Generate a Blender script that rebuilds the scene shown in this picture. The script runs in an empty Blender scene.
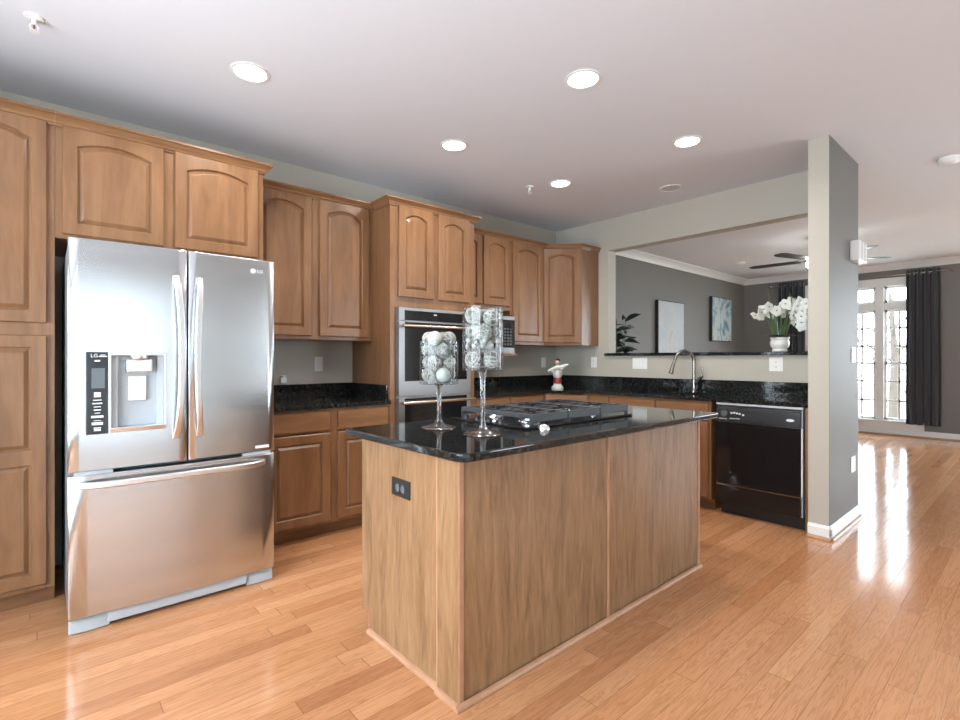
import bpy, bmesh, math, random
from mathutils import Vector, Matrix
random.seed(7)
sc = bpy.context.scene
R = math.radians
PI = math.pi

# ------------------------------------------------------------------ camera
cam_d = bpy.data.cameras.new('camera')
cam = bpy.data.objects.new('camera', cam_d)
sc.collection.objects.link(cam)
cam.location = (0, 0, 1.23)
cam.rotation_euler = (R(90), 0, .8496 - R(90))
cam_d.sensor_width = 36
cam_d.lens = 500.3 / 960 * 36
cam_d.shift_y = -1.8 / 960
cam_d.clip_start = .02
sc.camera = cam

# ------------------------------------------------------------------ world, daylight, exposure
W_ = bpy.data.worlds.new('sky'); sc.world = W_; W_.use_nodes = True
bg = W_.node_tree.nodes['Background']
bg.inputs[0].default_value = (.80, .91, 1.0, 1)
bg.inputs[1].default_value = 14.0
sc.cycles.transparent_max_bounces = 24
sc.view_settings.view_transform = 'Standard'
sc.view_settings.look = 'None'
sc.view_settings.gamma = 1
sc.view_settings.use_curve_mapping = False
sc.view_settings.exposure = 0.13
LAMP_W = 9.5


def portal(name, loc, rot, sx, sy):
    l = bpy.data.lights.new(name, 'AREA'); l.shape = 'RECTANGLE'; l.size = sx; l.size_y = sy
    l.cycles.is_portal = True
    o = bpy.data.objects.new(name, l); sc.collection.objects.link(o)
    o.location = loc; o.rotation_euler = rot


CEIL = 2.74
portal('portal_living_window', (10.42, 2.06, 1.33), (R(90), 0, R(90)), 1.5, 2.3)
portal('portal_patio_door', (.2, -2.92, 1.16), (R(90), 0, 0), 2.4, 2.3)
portal('portal_living_rear', (5.4, -2.92, 1.35), (R(90), 0, 0), 1.0, 2.1)
portal('portal_breakfast_window', (-1.62, 1.0, 1.4), (R(90), 0, R(-90)), 3.0, 2.0)
portal('portal_living_side', (10.42, -1.1, 1.35), (R(90), 0, R(90)), 2.6, 2.2)

# ------------------------------------------------------------------ mesh helpers
class MB:
    def __init__(s, M=None):
        s.bm = bmesh.new(); s.M = M or Matrix.Identity(4)

    def v(s, co):
        return s.bm.verts.new(s.M @ Vector(co))

    def f(s, vs, mi=0):
        try:
            fc = s.bm.faces.new(vs); fc.material_index = mi; return fc
        except ValueError:
            return None

    def box(s, x0, x1, y0, y1, z0, z1, mi=0):
        x0, x1 = min(x0, x1), max(x0, x1); y0, y1 = min(y0, y1), max(y0, y1); z0, z1 = min(z0, z1), max(z0, z1)
        c = [s.v((x, y, z)) for z in (z0, z1) for y in (y0, y1) for x in (x0, x1)]
        for q in ((0, 2, 3, 1), (4, 5, 7, 6), (0, 1, 5, 4), (2, 6, 7, 3), (0, 4, 6, 2), (1, 3, 7, 5)):
            s.f([c[i] for i in q], mi)
        return s

    def loops(s, rings, closed=True, cap0=True, cap1=True, mi=0):
        vs = [[s.v(p) for p in r] for r in rings]
        n = len(vs[0])
        for a, b in zip(vs, vs[1:]):
            for i in range(n if closed else n - 1):
                j = (i + 1) % n
                s.f([a[i], a[j], b[j], b[i]], mi)
        if cap0: s.f(list(reversed(vs[0])), mi)
        if cap1: s.f(vs[-1], mi)
        return s

    def prism(s, pts, z0, z1, mi=0):
        return s.loops([[(x, y, z0) for x, y in pts], [(x, y, z1) for x, y in pts]], mi=mi)

    def extrude_profile(s, prof, path):
        """prof: list of (outwards, up); path: list of (pos, outward) positions in x,y"""
        return s.loops([[(p[0] + o[0] * a, p[1] + o[1] * a, b) for a, b in prof] for p, o in path])

    def lathe(s, prof, c=(0, 0, 0), n=32, mi=0):
        cx, cy, cz = c
        rings = []
        for r, z in prof:
            rings.append([(cx + r * math.cos(2 * PI * i / n), cy + r * math.sin(2 * PI * i / n), cz + z) for i in range(n)])
        return s.loops(rings, cap0=prof[0][0] > 1e-6, cap1=prof[-1][0] > 1e-6, mi=mi)

    def cyl(s, p, q, r, n=20, r2=None, mi=0):
        return s.tube([p, q], [r, r if r2 is None else r2], n, mi)

    def tube(s, pts, r, n=10, mi=0, flat=None):
        pts = [Vector(p) for p in pts]
        rr = r if isinstance(r, (list, tuple)) else [r] * len(pts)
        rings = []; up = None
        for i, p in enumerate(pts):
            t = (pts[min(i + 1, len(pts) - 1)] - pts[max(i - 1, 0)]).normalized()
            if up is None:
                up = Vector((0, 0, 1)) if abs(t.z) < .9 else Vector((1, 0, 0))
            side = t.cross(up).normalized(); up = side.cross(t).normalized()
            a, b = (1, 1) if flat is None else flat
            rings.append([p + side * (rr[i] * a * math.cos(2 * PI * k / n)) + up * (rr[i] * b * math.sin(2 * PI * k / n)) for k in range(n)])
        return s.loops(rings, mi=mi)

    def sphere(s, c, r, nu=16, nv=10, sc_=(1, 1, 1)):
        prof = [(r * math.sin(PI * j / nv), -r * math.cos(PI * j / nv)) for j in range(nv + 1)]
        prof[0] = (r * .02, -r); prof[-1] = (r * .02, r)
        rings = [[(c[0] + a * sc_[0] * math.cos(2 * PI * i / nu), c[1] + a * sc_[1] * math.sin(2 * PI * i / nu), c[2] + b * sc_[2]) for i in range(nu)] for a, b in prof]
        return s.loops(rings)

    def torus(s, c, rot, r0, r1, n=24, m=6):
        vs = []
        for i in range(n):
            a = 2 * PI * i / n; row = []
            for j in range(m):
                b = 2 * PI * j / m
                p = Vector(((r0 + r1 * math.cos(b)) * math.cos(a), (r0 + r1 * math.cos(b)) * math.sin(a), r1 * math.sin(b)))
                row.append(s.v(Vector(c) + rot @ p))
            vs.append(row)
        for i in range(n):
            for j in range(m):
                s.f([vs[i][j], vs[(i + 1) % n][j], vs[(i + 1) % n][(j + 1) % m], vs[i][(j + 1) % m]])
        return s


def obj(name, mb, mat, parent=None, bevel=0, smooth=False, kind=None, seg=2):
    bmesh.ops.recalc_face_normals(mb.bm, faces=mb.bm.faces)
    off = Vector((0, 0, 0)); p = parent
    while p is not None:
        off += p.location; p = p.parent
    me = bpy.data.meshes.new(name)
    bmesh.ops.translate(mb.bm, vec=-off, verts=mb.bm.verts)
    mb.bm.to_mesh(me); mb.bm.free()
    for m in (mat if isinstance(mat, (list, tuple)) else [mat]):
        me.materials.append(m)
    o = bpy.data.objects.new(name, me); sc.collection.objects.link(o)
    if parent: o.parent = parent
    if smooth:
        for pl in me.polygons: pl.use_smooth = True
        me.set_sharp_from_angle(angle=R(38))
    if bevel:
        b = o.modifiers.new('bevel', 'BEVEL'); b.width = bevel; b.segments = seg; b.limit_method = 'ANGLE'; b.angle_limit = R(40)
    if kind: o['kind'] = kind
    return o


def thing(name, label, cat, loc=(0, 0, 0), group=None):
    o = bpy.data.objects.new(name, None); sc.collection.objects.link(o)
    o.empty_display_size = .1
    o.location = loc; o['label'] = label; o['category'] = cat
    if group: o['group'] = group
    return o


def tag(o, label, cat, group=None):
    o['label'] = label; o['category'] = cat
    if group: o['group'] = group
    return o


def struct(name, mb, mat, parent=None, **k):
    return obj(name, mb, mat, parent, kind='structure', **k)


def frame(origin, u):
    """local (u right, v up, n out of the face)"""
    u = Vector(u).normalized(); v = Vector((0, 0, 1)); n = u.cross(v)
    M = Matrix.Identity(4)
    for i, c in enumerate((u, v, n)):
        for j in range(3): M[j][i] = c[j]
    M.translation = Vector(origin)
    return M


def text_mesh(name, body, size, M, mat, parent, ext=.0006, sx=1.0):
    cu = bpy.data.curves.new(name, 'FONT'); cu.body = body; cu.size = size; cu.extrude = ext
    cu.align_x = 'CENTER'; cu.align_y = 'CENTER'
    t = bpy.data.objects.new(name, cu); sc.collection.objects.link(t)
    dg = bpy.context.evaluated_depsgraph_get(); dg.update()
    me = bpy.data.meshes.new_from_object(t.evaluated_get(dg))
    bpy.data.objects.remove(t)
    off = Vector((0, 0, 0)); p = parent
    while p is not None:
        off += p.location; p = p.parent
    me.transform(Matrix.Translation(-off) @ M @ Matrix.Diagonal((sx, 1, 1, 1)))
    me.materials.clear(); me.materials.append(mat)
    o = bpy.data.objects.new(name, me); sc.collection.objects.link(o); o.parent = parent
    return o


# ------------------------------------------------------------------ materials
def mat(name, col, rough=.5, metal=0, spec=.5, **k):
    m = bpy.data.materials.new(name); m.use_nodes = True
    b = m.node_tree.nodes['Principled BSDF']
    b.inputs['Base Color'].default_value = (*col, 1)
    b.inputs['Roughness'].default_value = rough
    b.inputs['Metallic'].default_value = metal
    b.inputs['Specular IOR Level'].default_value = spec
    for a, x in k.items():
        b.inputs[a.replace('_', ' ')].default_value = x
    return m


class NT:
    def __init__(s, m):
        s.t = m.node_tree; s.b = s.t.nodes['Principled BSDF']

    def n(s, t, **k):
        o = s.t.nodes.new(t)
        for a, x in k.items(): setattr(o, a, x)
        return o

    def l(s, a, b): s.t.links.new(a, b)

    def put(s, sock, x):
        if isinstance(x, (int, float)): sock.default_value = x
        elif isinstance(x, (tuple, list)): sock.default_value = x
        else: s.l(x, sock)

    def math(s, op, a, b=None):
        o = s.n('ShaderNodeMath', operation=op)
        s.put(o.inputs[0], a)
        if b is not None: s.put(o.inputs[1], b)
        return o.outputs[0]

    def coords(s, scale=(1, 1, 1), kind='Object'):
        c = s.n('ShaderNodeTexCoord'); mp = s.n('ShaderNodeMapping'); mp.inputs['Scale'].default_value = scale
        s.l(c.outputs[kind], mp.inputs[0]); return mp.outputs[0]

    def noise(s, vec, scale, detail=3, rough=.5, dist=0):
        o = s.n('ShaderNodeTexNoise'); o.inputs['Scale'].default_value = scale; o.inputs['Detail'].default_value = detail
        o.inputs['Roughness'].default_value = rough; o.inputs['Distortion'].default_value = dist
        s.l(vec, o.inputs['Vector']); return o.outputs['Fac']

    def ramp(s, fac, stops):
        o = s.n('ShaderNodeValToRGB'); e = o.color_ramp.elements
        while len(e) < len(stops): e.new(.5)
        for q, (p, c) in zip(e, stops):
            q.position = p; q.color = (*c, 1) if len(c) == 3 else c
        s.put(o.inputs[0], fac); return o.outputs[0]

    def mix(s, fac, a, b, mode='MIX'):
        o = s.n('ShaderNodeMix', data_type='RGBA', blend_type=mode)
        s.put(o.inputs[0], fac); s.put(o.inputs[6], a); s.put(o.inputs[7], b); return o.outputs[2]

    def bump(s, h, strength=.2, dist=.002):
        o = s.n('ShaderNodeBump'); o.inputs['Strength'].default_value = strength; o.inputs['Distance'].default_value = dist
        s.l(h, o.inputs['Height']); s.l(o.outputs[0], s.b.inputs['Normal'])


def wood(name, c0, c1, c2, scale, rough=.32, contrast=1.0, fine=1.0):
    m = mat(name, c1, rough); t = NT(m)
    v = t.coords(scale)
    a = t.noise(v, 1.0, 4, .55, 1.2)
    v2 = t.coords(tuple(s * 6 * fine for s in scale))
    b = t.noise(v2, 1.0, 2, .5)
    f = t.math('ADD', t.math('MULTIPLY', a, .75), t.math('MULTIPLY', b, .25))
    d = .16 * contrast
    col = t.ramp(f, [(.5 - d, c0), (.5, c1), (.5 + d, c2)])
    t.l(col, t.b.inputs['Base Color'])
    t.bump(b, .03, .001)
    return m


M = {}
M['maple'] = wood('maple_upright', (.172, .082, .034), (.226, .110, .049), (.266, .136, .064), (9, 9, 1.2), .30)
M['maple_h'] = wood('maple_level', (.172, .082, .034), (.226, .110, .049), (.266, .136, .064), (1.2, 1.2, 12), .30)
M['veneer'] = wood('island_veneer', (.178, .096, .041), (.270, .148, .069), (.332, .193, .099), (20, 20, 2.4), .38, 1.0)
M['bead'] = wood('reddish_bead', (.36, .18, .095), (.43, .225, .125), (.49, .27, .155), (3, 3, 3), .35)
M['shoe'] = wood('shoe_moulding', (.36, .19, .09), (.44, .24, .12), (.5, .28, .15), (3, 3, 3), .35)
M['kitchen_wall'] = mat('beige_paint', (.46, .43, .365), .6)
M['living_wall'] = mat('taupe_paint', (.185, .176, .162), .55, 0, .35)
M['ceiling'] = mat('ceiling_paint', (.74, .76, .81), .8)
M['white_trim'] = mat('white_trim', (.78, .79, .78), .3)
M['white_plastic'] = mat('white_plastic', (.82, .82, .80), .3)
M['black_gloss'] = mat('black_gloss', (.008, .008, .009), .09)
M['black_satin'] = mat('black_satin', (.015, .015, .016), .3)
M['iron'] = mat('cast_iron', (.035, .038, .042), .42)
M['chrome'] = mat('chrome', (.85, .86, .88), .08, 1)
M['nickel'] = mat('brushed_nickel', (.34, .32, .30), .22, 1)
M['grey_plastic'] = mat('grey_plastic', (.42, .46, .49), .4)
M['dark_side'] = mat('fridge_side', (.22, .24, .26), .45)
M['black'] = mat('black_matte', (.02, .02, .022), .6)
M['gap'] = mat('dark_gap', (.02, .02, .02), .8)

m = mat('stainless', (.59, .605, .62), .24, 1); t = NT(m)
v = t.coords((3, 3, .35)); t.bump(t.noise(v, 1.6, 1, .4), .10, .02)
v2 = t.coords((2, 2, 260)); nz = t.noise(v2, 1, 2)
t.l(t.math('ADD', t.math('MULTIPLY', nz, .10), .19), t.b.inputs['Roughness'])
t.b.inputs['Anisotropic'].default_value = .7
tg = t.n('ShaderNodeTangent', direction_type='RADIAL', axis='Z'); t.l(tg.outputs[0], t.b.inputs['Tangent'])
M['steel'] = m
M['dark_steel'] = mat('dark_steel', (.33, .33, .33), .36, 1)
M['steel_handle'] = mat('steel_handle', (.78, .78, .78), .34, 1)
M['bronze_handle'] = mat('warm_steel_handle', (.62, .54, .46), .25, 1)

m = mat('granite', (.01, .012, .012), .07); t = NT(m)
v = t.coords((1, 1, 1))
n1 = t.noise(v, 55, 5, .7, .6); n2 = t.noise(v, 150, 3, .6)
vo = t.n('ShaderNodeTexVoronoi'); vo.inputs['Scale'].default_value = 95; t.l(v, vo.inputs['Vector'])
base = t.ramp(n1, [(.44, (.006, .007, .0075)), (.56, (.018, .02, .019)), (.66, (.045, .048, .042)), (.78, (.11, .105, .085))])
fl = t.ramp(n2, [(.60, (0, 0, 0)), (.76, (.035, .04, .036))])
t.l(t.mix(1.0, base, fl, 'ADD'), t.b.inputs['Base Color'])
M['granite'] = m

# oak strip floor, boards run along X
m = mat('oak_floor', (.5, .3, .15), .2); t = NT(m)
tc = t.n('ShaderNodeTexCoord'); sep = t.n('ShaderNodeSeparateXYZ'); t.l(tc.outputs['Object'], sep.inputs[0])
X, Y = sep.outputs[0], sep.outputs[1]
PW = .081
yr = t.math('DIVIDE', Y, PW); row = t.math('FLOOR', yr); fy = t.math('FRACT', yr)
wn = t.n('ShaderNodeTexWhiteNoise', noise_dimensions='1D'); t.l(row, wn.inputs['W'])
xr = t.math('ADD', t.math('DIVIDE', X, 1.25), t.math('MULTIPLY', wn.outputs['Value'], 17.3))
colm = t.math('FLOOR', xr); fx = t.math('FRACT', xr)
cmb = t.n('ShaderNodeCombineXYZ'); t.l(row, cmb.inputs[0]); t.l(colm, cmb.inputs[1])
wn2 = t.n('ShaderNodeTexWhiteNoise', noise_dimensions='2D'); t.l(cmb.outputs[0], wn2.inputs['Vector'])
rnd = wn2.outputs['Value']
gv = t.n('ShaderNodeCombineXYZ')
t.l(t.math('ADD', t.math('MULTIPLY', X, 1.1), t.math('MULTIPLY', rnd, 31)), gv.inputs[0]); t.l(t.math('MULTIPLY', Y, 16), gv.inputs[1])
g1 = t.noise(gv.outputs[0], 1.6, 4, .55, 1.6)
wv = t.n('ShaderNodeMath', operation='SINE'); t.l(t.math('MULTIPLY', g1, 42), wv.inputs[0])
rings = t.math('ADD', t.math('MULTIPLY', wv.outputs[0], .5), .5)
base = t.ramp(rnd, [(0, (.44, .196, .088)), (.25, (.505, .245, .116)), (.75, (.55, .272, .132)), (.93, (.59, .31, .157)), (1, (.375, .158, .068))])
grain = t.ramp(rings, [(0, (.80, .74, .68)), (.45, (.97, .96, .95)), (1, (1.04, 1.04, 1.04))])
col = t.mix(.75, base, grain, 'MULTIPLY')
e1 = t.math('MINIMUM', fy, t.math('SUBTRACT', 1.0, fy)); e2 = t.math('MINIMUM', fx, t.math('SUBTRACT', 1.0, fx))
ln = t.math('MAXIMUM', t.math('LESS_THAN', e1, .013), t.math('LESS_THAN', e2, .0014))
col = t.mix(t.math('MULTIPLY', ln, .55), col, (.16, .07, .03, 1))
t.l(col, t.b.inputs['Base Color'])
t.l(t.math('ADD', t.math('MULTIPLY', g1, .08), .09), t.b.inputs['Roughness'])
# boards cup very slightly: each row has its own tilt
h = t.math('ADD', t.math('MULTIPLY', t.math('MULTIPLY', t.math('SUBTRACT', fy, .5), t.math('SUBTRACT', rnd, .5)), 1.6), t.math('MULTIPLY', ln, -1.0))
t.bump(h, .4, .0014)
M['floor'] = m

m = mat('clear_glass', (.97, .985, .99), .01); m.node_tree.nodes['Principled BSDF'].inputs['Transmission Weight'].default_value = 1
m.node_tree.nodes['Principled BSDF'].inputs['IOR'].default_value = 1.46
M['glass'] = m
# window panes: thin clear sheet, mostly see-through with a faint surface reflection
m = bpy.data.materials.new('window_pane'); m.use_nodes = True
nt = m.node_tree; nt.nodes.remove(nt.nodes['Principled BSDF'])
tr = nt.nodes.new('ShaderNodeBsdfTransparent'); gl = nt.nodes.new('ShaderNodeBsdfGlossy'); gl.inputs['Roughness'].default_value = .02
fr = nt.nodes.new('ShaderNodeLayerWeight'); pw = nt.nodes.new('ShaderNodeMath'); pw.operation = 'POWER'; pw.inputs[1].default_value = 4
ad = nt.nodes.new('ShaderNodeMath'); ad.operation = 'MULTIPLY_ADD'; ad.inputs[1].default_value = .6; ad.inputs[2].default_value = .02
mx = nt.nodes.new('ShaderNodeMixShader'); nt.links.new(fr.outputs['Facing'], pw.inputs[0]); nt.links.new(pw.outputs[0], ad.inputs[0])
nt.links.new(ad.outputs[0], mx.inputs[0]); nt.links.new(tr.outputs[0], mx.inputs[1]); nt.links.new(gl.outputs[0], mx.inputs[2])
nt.links.new(mx.outputs[0], nt.nodes['Material Output'].inputs[0])
M['pane'] = m
m = m.copy(); m.name = 'thin_glass'
for q in m.node_tree.nodes:
    if q.type == 'BSDF_TRANSPARENT': q.inputs[0].default_value = (.95, .97, .975, 1)
M['thin_glass'] = m
m = m.copy(); m.name = 'foot_glass'
for q in m.node_tree.nodes:
    if q.type == 'MATH' and q.operation == 'POWER': q.inputs[1].default_value = 2
M['foot_glass'] = m
m = bpy.data.materials.new('diffuser_pane'); m.use_nodes = True     # diffuser added to the unseen patio door to soften its reflection in the steel
nt = m.node_tree; nt.nodes.remove(nt.nodes['Principled BSDF'])
tl = nt.nodes.new('ShaderNodeBsdfTranslucent'); tl.inputs[0].default_value = (.46, .46, .46, 1)
nt.links.new(tl.outputs[0], nt.nodes['Material Output'].inputs[0]); M['diffuser'] = m

m = mat('lamp_lens', (1, 1, 1), .4); b = m.node_tree.nodes['Principled BSDF']
b.inputs['Emission Color'].default_value = (1, .94, .85, 1); b.inputs['Emission Strength'].default_value = 14
M['lens'] = m
M['lens_off'] = mat('lamp_lens_off', (.62, .62, .62), .35)
m = mat('fan_bowl', (1, 1, 1), .4); b = m.node_tree.nodes['Principled BSDF']
b.inputs['Emission Color'].default_value = (1, .95, .88, 1); b.inputs['Emission Strength'].default_value = 25
M['bowl'] = m
m = mat('curtain_cloth', (.030, .035, .043), .75); t = NT(m); v = t.coords((1, 1, 1)); t.bump(t.noise(v, 400, 2), .2, .001)
b = m.node_tree.nodes['Principled BSDF']; b.inputs['Sheen Weight'].default_value = .3
M['curtain'] = m
m = mat('woven_fibre', (.55, .54, .50), .75); t = NT(m); v = t.coords((1, 1, 1))
t.l(t.ramp(t.noise(v, 90, 3), [(.3, (.30, .29, .26)), (.6, (.52, .51, .47))]), t.b.inputs['Base Color'])
M['fibre'] = m
M['fibre_dark'] = mat('woven_core', (.20, .19, .17), .8)
M['pebble'] = mat('polished_pebble', (.42, .42, .39), .35)
m = mat('smooth_ball', (.50, .51, .46), .6); t = NT(m); v = t.coords((1, 1, 1)); t.bump(t.noise(v, 120, 2), .5, .002)
M['smooth_ball'] = m
M['leaf_dark'] = mat('dark_leaf', (.012, .030, .018), .35)
M['leaf_green'] = mat('green_leaf', (.10, .19, .07), .4)
M['petal'] = mat('white_petal', (.80, .81, .76), .6)
M['ceramic'] = mat('white_ceramic', (.78, .78, .74), .12)
M['stem'] = mat('plant_stem', (.10, .14, .05), .5)
M['soil'] = mat('soil', (.04, .03, .02), .9)


def canvas(name, stops, scale, dist):
    m = mat(name, (.7, .7, .7), .6); t = NT(m); v = t.coords((1, 1, .8))
    t.l(t.ramp(t.noise(v, scale, 6, .6, dist), stops), t.b.inputs['Base Color']); return m


M['canvas_pale'] = canvas('pale_painting', [(.3, (.46, .41, .35)), (.45, (.50, .52, .53)), (.6, (.43, .48, .51)), (.75, (.56, .56, .54))], 4, .5)
M['canvas_blue'] = canvas('blue_painting', [(.30, (.06, .11, .15)), (.43, (.22, .33, .39)), (.5, (.46, .52, .52)), (.58, (.52, .52, .47)), (.68, (.16, .26, .31))], 2.6, 2.2)
M['red'] = mat('red_glaze', (.25, .02, .02), .3)
M['pink'] = mat('skin_glaze', (.5, .33, .27), .4)
M['figure_white'] = mat('white_glaze', (.62, .62, .58), .25)
M['leafy'] = mat('tree_leaf', (.05, .065, .03), .6)
M['bark'] = mat('bark', (.08, .065, .05), .9)
M['ground'] = mat('pale_ground', (.35, .36, .30), .9)
M['label_white'] = mat('label_white', (.75, .77, .78), .4)
M['display'] = mat('grey_display', (.10, .12, .13), .15)

# ------------------------------------------------------------------ room shell
XL, XF, YR = -1.5, 10.25, -2.8     # left wall, far living wall, rear wall
YA, XB, XB2 = 3.90, 4.64, 4.78     # cabinet wall, pass-through wall faces
YS0, YS1, XS = .98, 1.105, 4.005   # stub wall
struct('floor', MB().box(XL - .12, XF + .14, YR - .12, YA + .12, -.1, 0), M['floor'])
struct('ceiling', MB().box(XL - .12, XF + .14, YR - .12, YA + .12, CEIL, CEIL + .1), M['ceiling'])
struct('wall_back', MB().box(XL - .12, XB2, YA, YA + .12, 0, CEIL), M['kitchen_wall'])
struct('wall_living', MB().box(XB2, XF, YA, YA + .12, 0, CEIL), M['living_wall'])
PZ0, PZ1, PY1 = 1.255, 2.40, 3.165
mb = MB()
mb.box(XB, XB2, YS1, YA, 0, PZ0); mb.box(XB, XB2, YS1, YA, PZ1, CEIL); mb.box(XB, XB2, PY1, YA, PZ0, PZ1)
struct('wall_pass_through', mb, M['kitchen_wall'])
mb = MB().box(XS, XB2, YS0 + .002, YS1, 0, CEIL); mb.box(XS + .0005, XB2, YS0, YS0 + .002, 0, CEIL, 1)
struct('wall_stub', mb, [M['kitchen_wall'], M['living_wall']])


def wall_with_holes(name, axis, c0, c1, a0, a1, holes, m_):
    """axis 'x': wall plane at x=c0..c1 running along y a0..a1; holes (a,b,z0,z1) sorted"""
    mb = MB()
    def bx(p, q, z0, z1):
        if q - p < 1e-4 or z1 - z0 < 1e-4: return
        if axis == 'x': mb.box(c0, c1, p, q, z0, z1)
        else: mb.box(p, q, c0, c1, z0, z1)
    p = a0
    for a, b, z0, z1 in holes:
        bx(p, a, 0, CEIL); bx(a, b, 0, z0); bx(a, b, z1, CEIL); p = b
    bx(p, a1, 0, CEIL)
    struct(name, mb, m_)


WY0, WY1, WZ0, WZ1 = 1.34, 2.80, .17, 2.44
wall_with_holes('wall_far', 'x', XF, XF + .14, YR, YA, [(-2.4, .2, .25, 2.44), (WY0, WY1, WZ0, WZ1)], M['living_wall'])
wall_with_holes('wall_rear', 'y', YR - .12, YR, XL, XF, [(-1.0, 1.4, .02, 2.3), (4.9, 5.9, .3, 2.4)], M['kitchen_wall'])
wall_with_holes('wall_left', 'x', XL - .12, XL, YR, YA, [(-.5, 2.5, .4, 2.4)], M['kitchen_wall'])


def window(name, axis, c, a0, a1, z0, z1, cols, rows, inner):
    """simple framed window of cols x rows panes in a hole (unseen openings, placed to match reflections and shading)"""
    w = bpy.data.objects.new(name, None); sc.collection.objects.link(w); w['kind'] = 'structure'
    def B(mb, p, q, s, t_, d):
        return mb.box(c - d, c + d, p, q, s, t_) if axis == 'x' else mb.box(p, q, c - d, c + d, s, t_)
    mb = MB(); f = .06
    B(mb, a0, a0 + f, z0, z1, .04); B(mb, a1 - f, a1, z0, z1, .04); B(mb, a0, a1, z0, z0 + f, .04); B(mb, a0, a1, z1 - f, z1, .04)
    for i in range(1, cols): x = a0 + (a1 - a0) * i / cols; B(mb, x - .03, x + .03, z0, z1, .035)
    for i in range(1, rows): z = z0 + (z1 - z0) * i / rows; B(mb, a0, a1, z - .012, z + .012, .02)
    obj('window_frame', mb, M['white_trim'], w, kind='structure')
    mb = MB(); B(mb, a0 + f, a1 - f, z0 + f, z1 - f, .003)
    obj('pane', mb, M[inner if isinstance(inner, str) else 'pane'], w, kind='structure')


window('door_1', 'y', YR - .06, -1.0, 1.4, .02, 2.3, 3, 1, 'diffuser')
window('window_4', 'y', YR - .06, 4.9, 5.9, .3, 2.4, 1, 2, 'pane')  # unseen window added to brighten the painting wall, kept clear of the oven's reflections
window('window_2', 'x', XF + .06, -2.4, .2, .25, 2.44, 4, 2, 1)  # unseen window added to light the living room and give the floor its sheen
window('window_3', 'x', XL - .06, -.5, 2.5, .4, 2.4, 4, 2, 1)

# the living-room window: three tall double-hung units with transoms
w = bpy.data.objects.new('window_1', None); sc.collection.objects.link(w); w['kind'] = 'structure'; w.location = (XF, 2.06, 0)
mb = MB()                                                   # casing on the room side and the jamb block
xw = XF - .02
mb.box(xw, XF + .1, WY0 - .07, WY0 + .035, .235, WZ1 - .05); mb.box(xw, XF + .1, WY1 - .035, WY1 + .07, .235, WZ1 - .05)
mb.box(xw, XF + .1, WY0 - .07, WY1 + .07, WZ1 - .05, WZ1 + .08); mb.box(xw, XF + .1, WY0 - .07, WY1 + .07, .10, .235)
UN = [(1.385, 1.765), (1.87, 2.25), (2.355, 2.735)]
for a, b in ((1.765, 1.87), (2.25, 2.355)): mb.box(xw + .008, XF + .1, a, b, .235, WZ1 - .05)
mb.box(xw + .01, XF + .1, WY0, WY1, 2.01, 2.125)
obj('casing', mb, M['white_trim'], w, bevel=.004, kind='structure')
mb = MB(); mb.box(XF - .06, XF - .02, WY0 - .09, WY1 + .09, .205, .235)
obj('window_sill', mb, M['white_trim'], w, bevel=.004, kind='structure')
for a, b in UN:
    for z0, z1, rows, dx in ((.235, 1.165, 3, .03), (1.135, 2.01, 3, .055), (2.125, 2.39, 1, .04)):
        mb = MB(); f = .035; x0, x1 = XF + dx, XF + dx + .03
        mb.box(x0, x1, a, a + f, z0, z1); mb.box(x0, x1, b - f, b, z0, z1); mb.box(x0, x1, a, b, z0, z0 + f); mb.box(x0, x1, a, b, z1 - f, z1)
        if rows > 1:
            mb.box(x0 + .006, x1 - .006, (a + b) / 2 - .014, (a + b) / 2 + .014, z0, z1)
            for i in range(1, rows):
                z = z0 + (z1 - z0) * i / rows; mb.box(x0 + .006, x1 - .006, a, b, z - .014, z + .014)
        s = obj('sash', mb, M['white_trim'], w, kind='structure')
        obj('pane', MB().box(x0 + .013, x0 + .017, a + f, b - f, z0 + f, z1 - f), M['pane'], s, kind='structure')

# base and crown mouldings
def base(name, p, q, out, h=.095, shoe=True):
    """baseboard from p to q; out = direction into the room"""
    p, q, o = Vector((*p, 0)), Vector((*q, 0)), Vector((*out, 0))
    prof = [(0.001, 0), (.014, 0), (.014, h - .02), (.008, h - .008), (.005, h), (0.001, h)]
    mb = MB().loops([[tuple(e + o * a + Vector((0, 0, b))) for a, b in prof] for e in (p, q)])
    bb = struct(name, mb, M['white_trim'])
    if shoe:
        prof = [(.0145, 0.0005), (.032, 0.0005), (.031, .008), (.026, .015), (.0145, .019)]
        mb = MB().loops([[tuple(e + o * a + Vector((0, 0, b))) for a, b in prof] for e in (p, q)])
        obj('shoe_moulding', mb, M['shoe'], bb, kind='structure')


base('baseboard_stub_end', (XS, YS1 + .0), (XS, YS0 - .014), (-1, 0))
base('baseboard_stub_side', (XS - .014, YS0), (XB2 + .014, YS0), (0, -1))
base('baseboard_stub_back', (XB2, YS0 - .014), (XB2, YA - .02), (1, 0))
base('baseboard_living', (XB2 + .03, YA), (XF - .03, YA), (0, -1))
base('baseboard_far', (XF, YA), (XF, YR), (-1, 0), h=.10)


def crown(name, p, q, out):
    p, q, o = Vector((*p, 0)), Vector((*q, 0)), Vector((*out, 0))
    prof = [(.001, 0), (.095, 0), (.095, -.012), (.08, -.02), (.055, -.04), (.03, -.068), (.018, -.085), (.012, -.1), (.001, -.1)]
    mb = MB().loops([[tuple(e + o * a + Vector((0, 0, CEIL - .001 + b))) for a, b in prof] for e in (p, q)])
    struct(name, mb, M['white_trim'], smooth=True)


crown('trim_1', (XB2 + .002, YA), (XF - .002, YA), (0, -1))
crown('trim_2', (XF, YA - .002), (XF, YR + .002), (-1, 0))

# ground and trees outside the living-room window
struct('ground', MB().box(XF + .3, 40, -15, 20, -.5, -.4), M['ground'])


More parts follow.
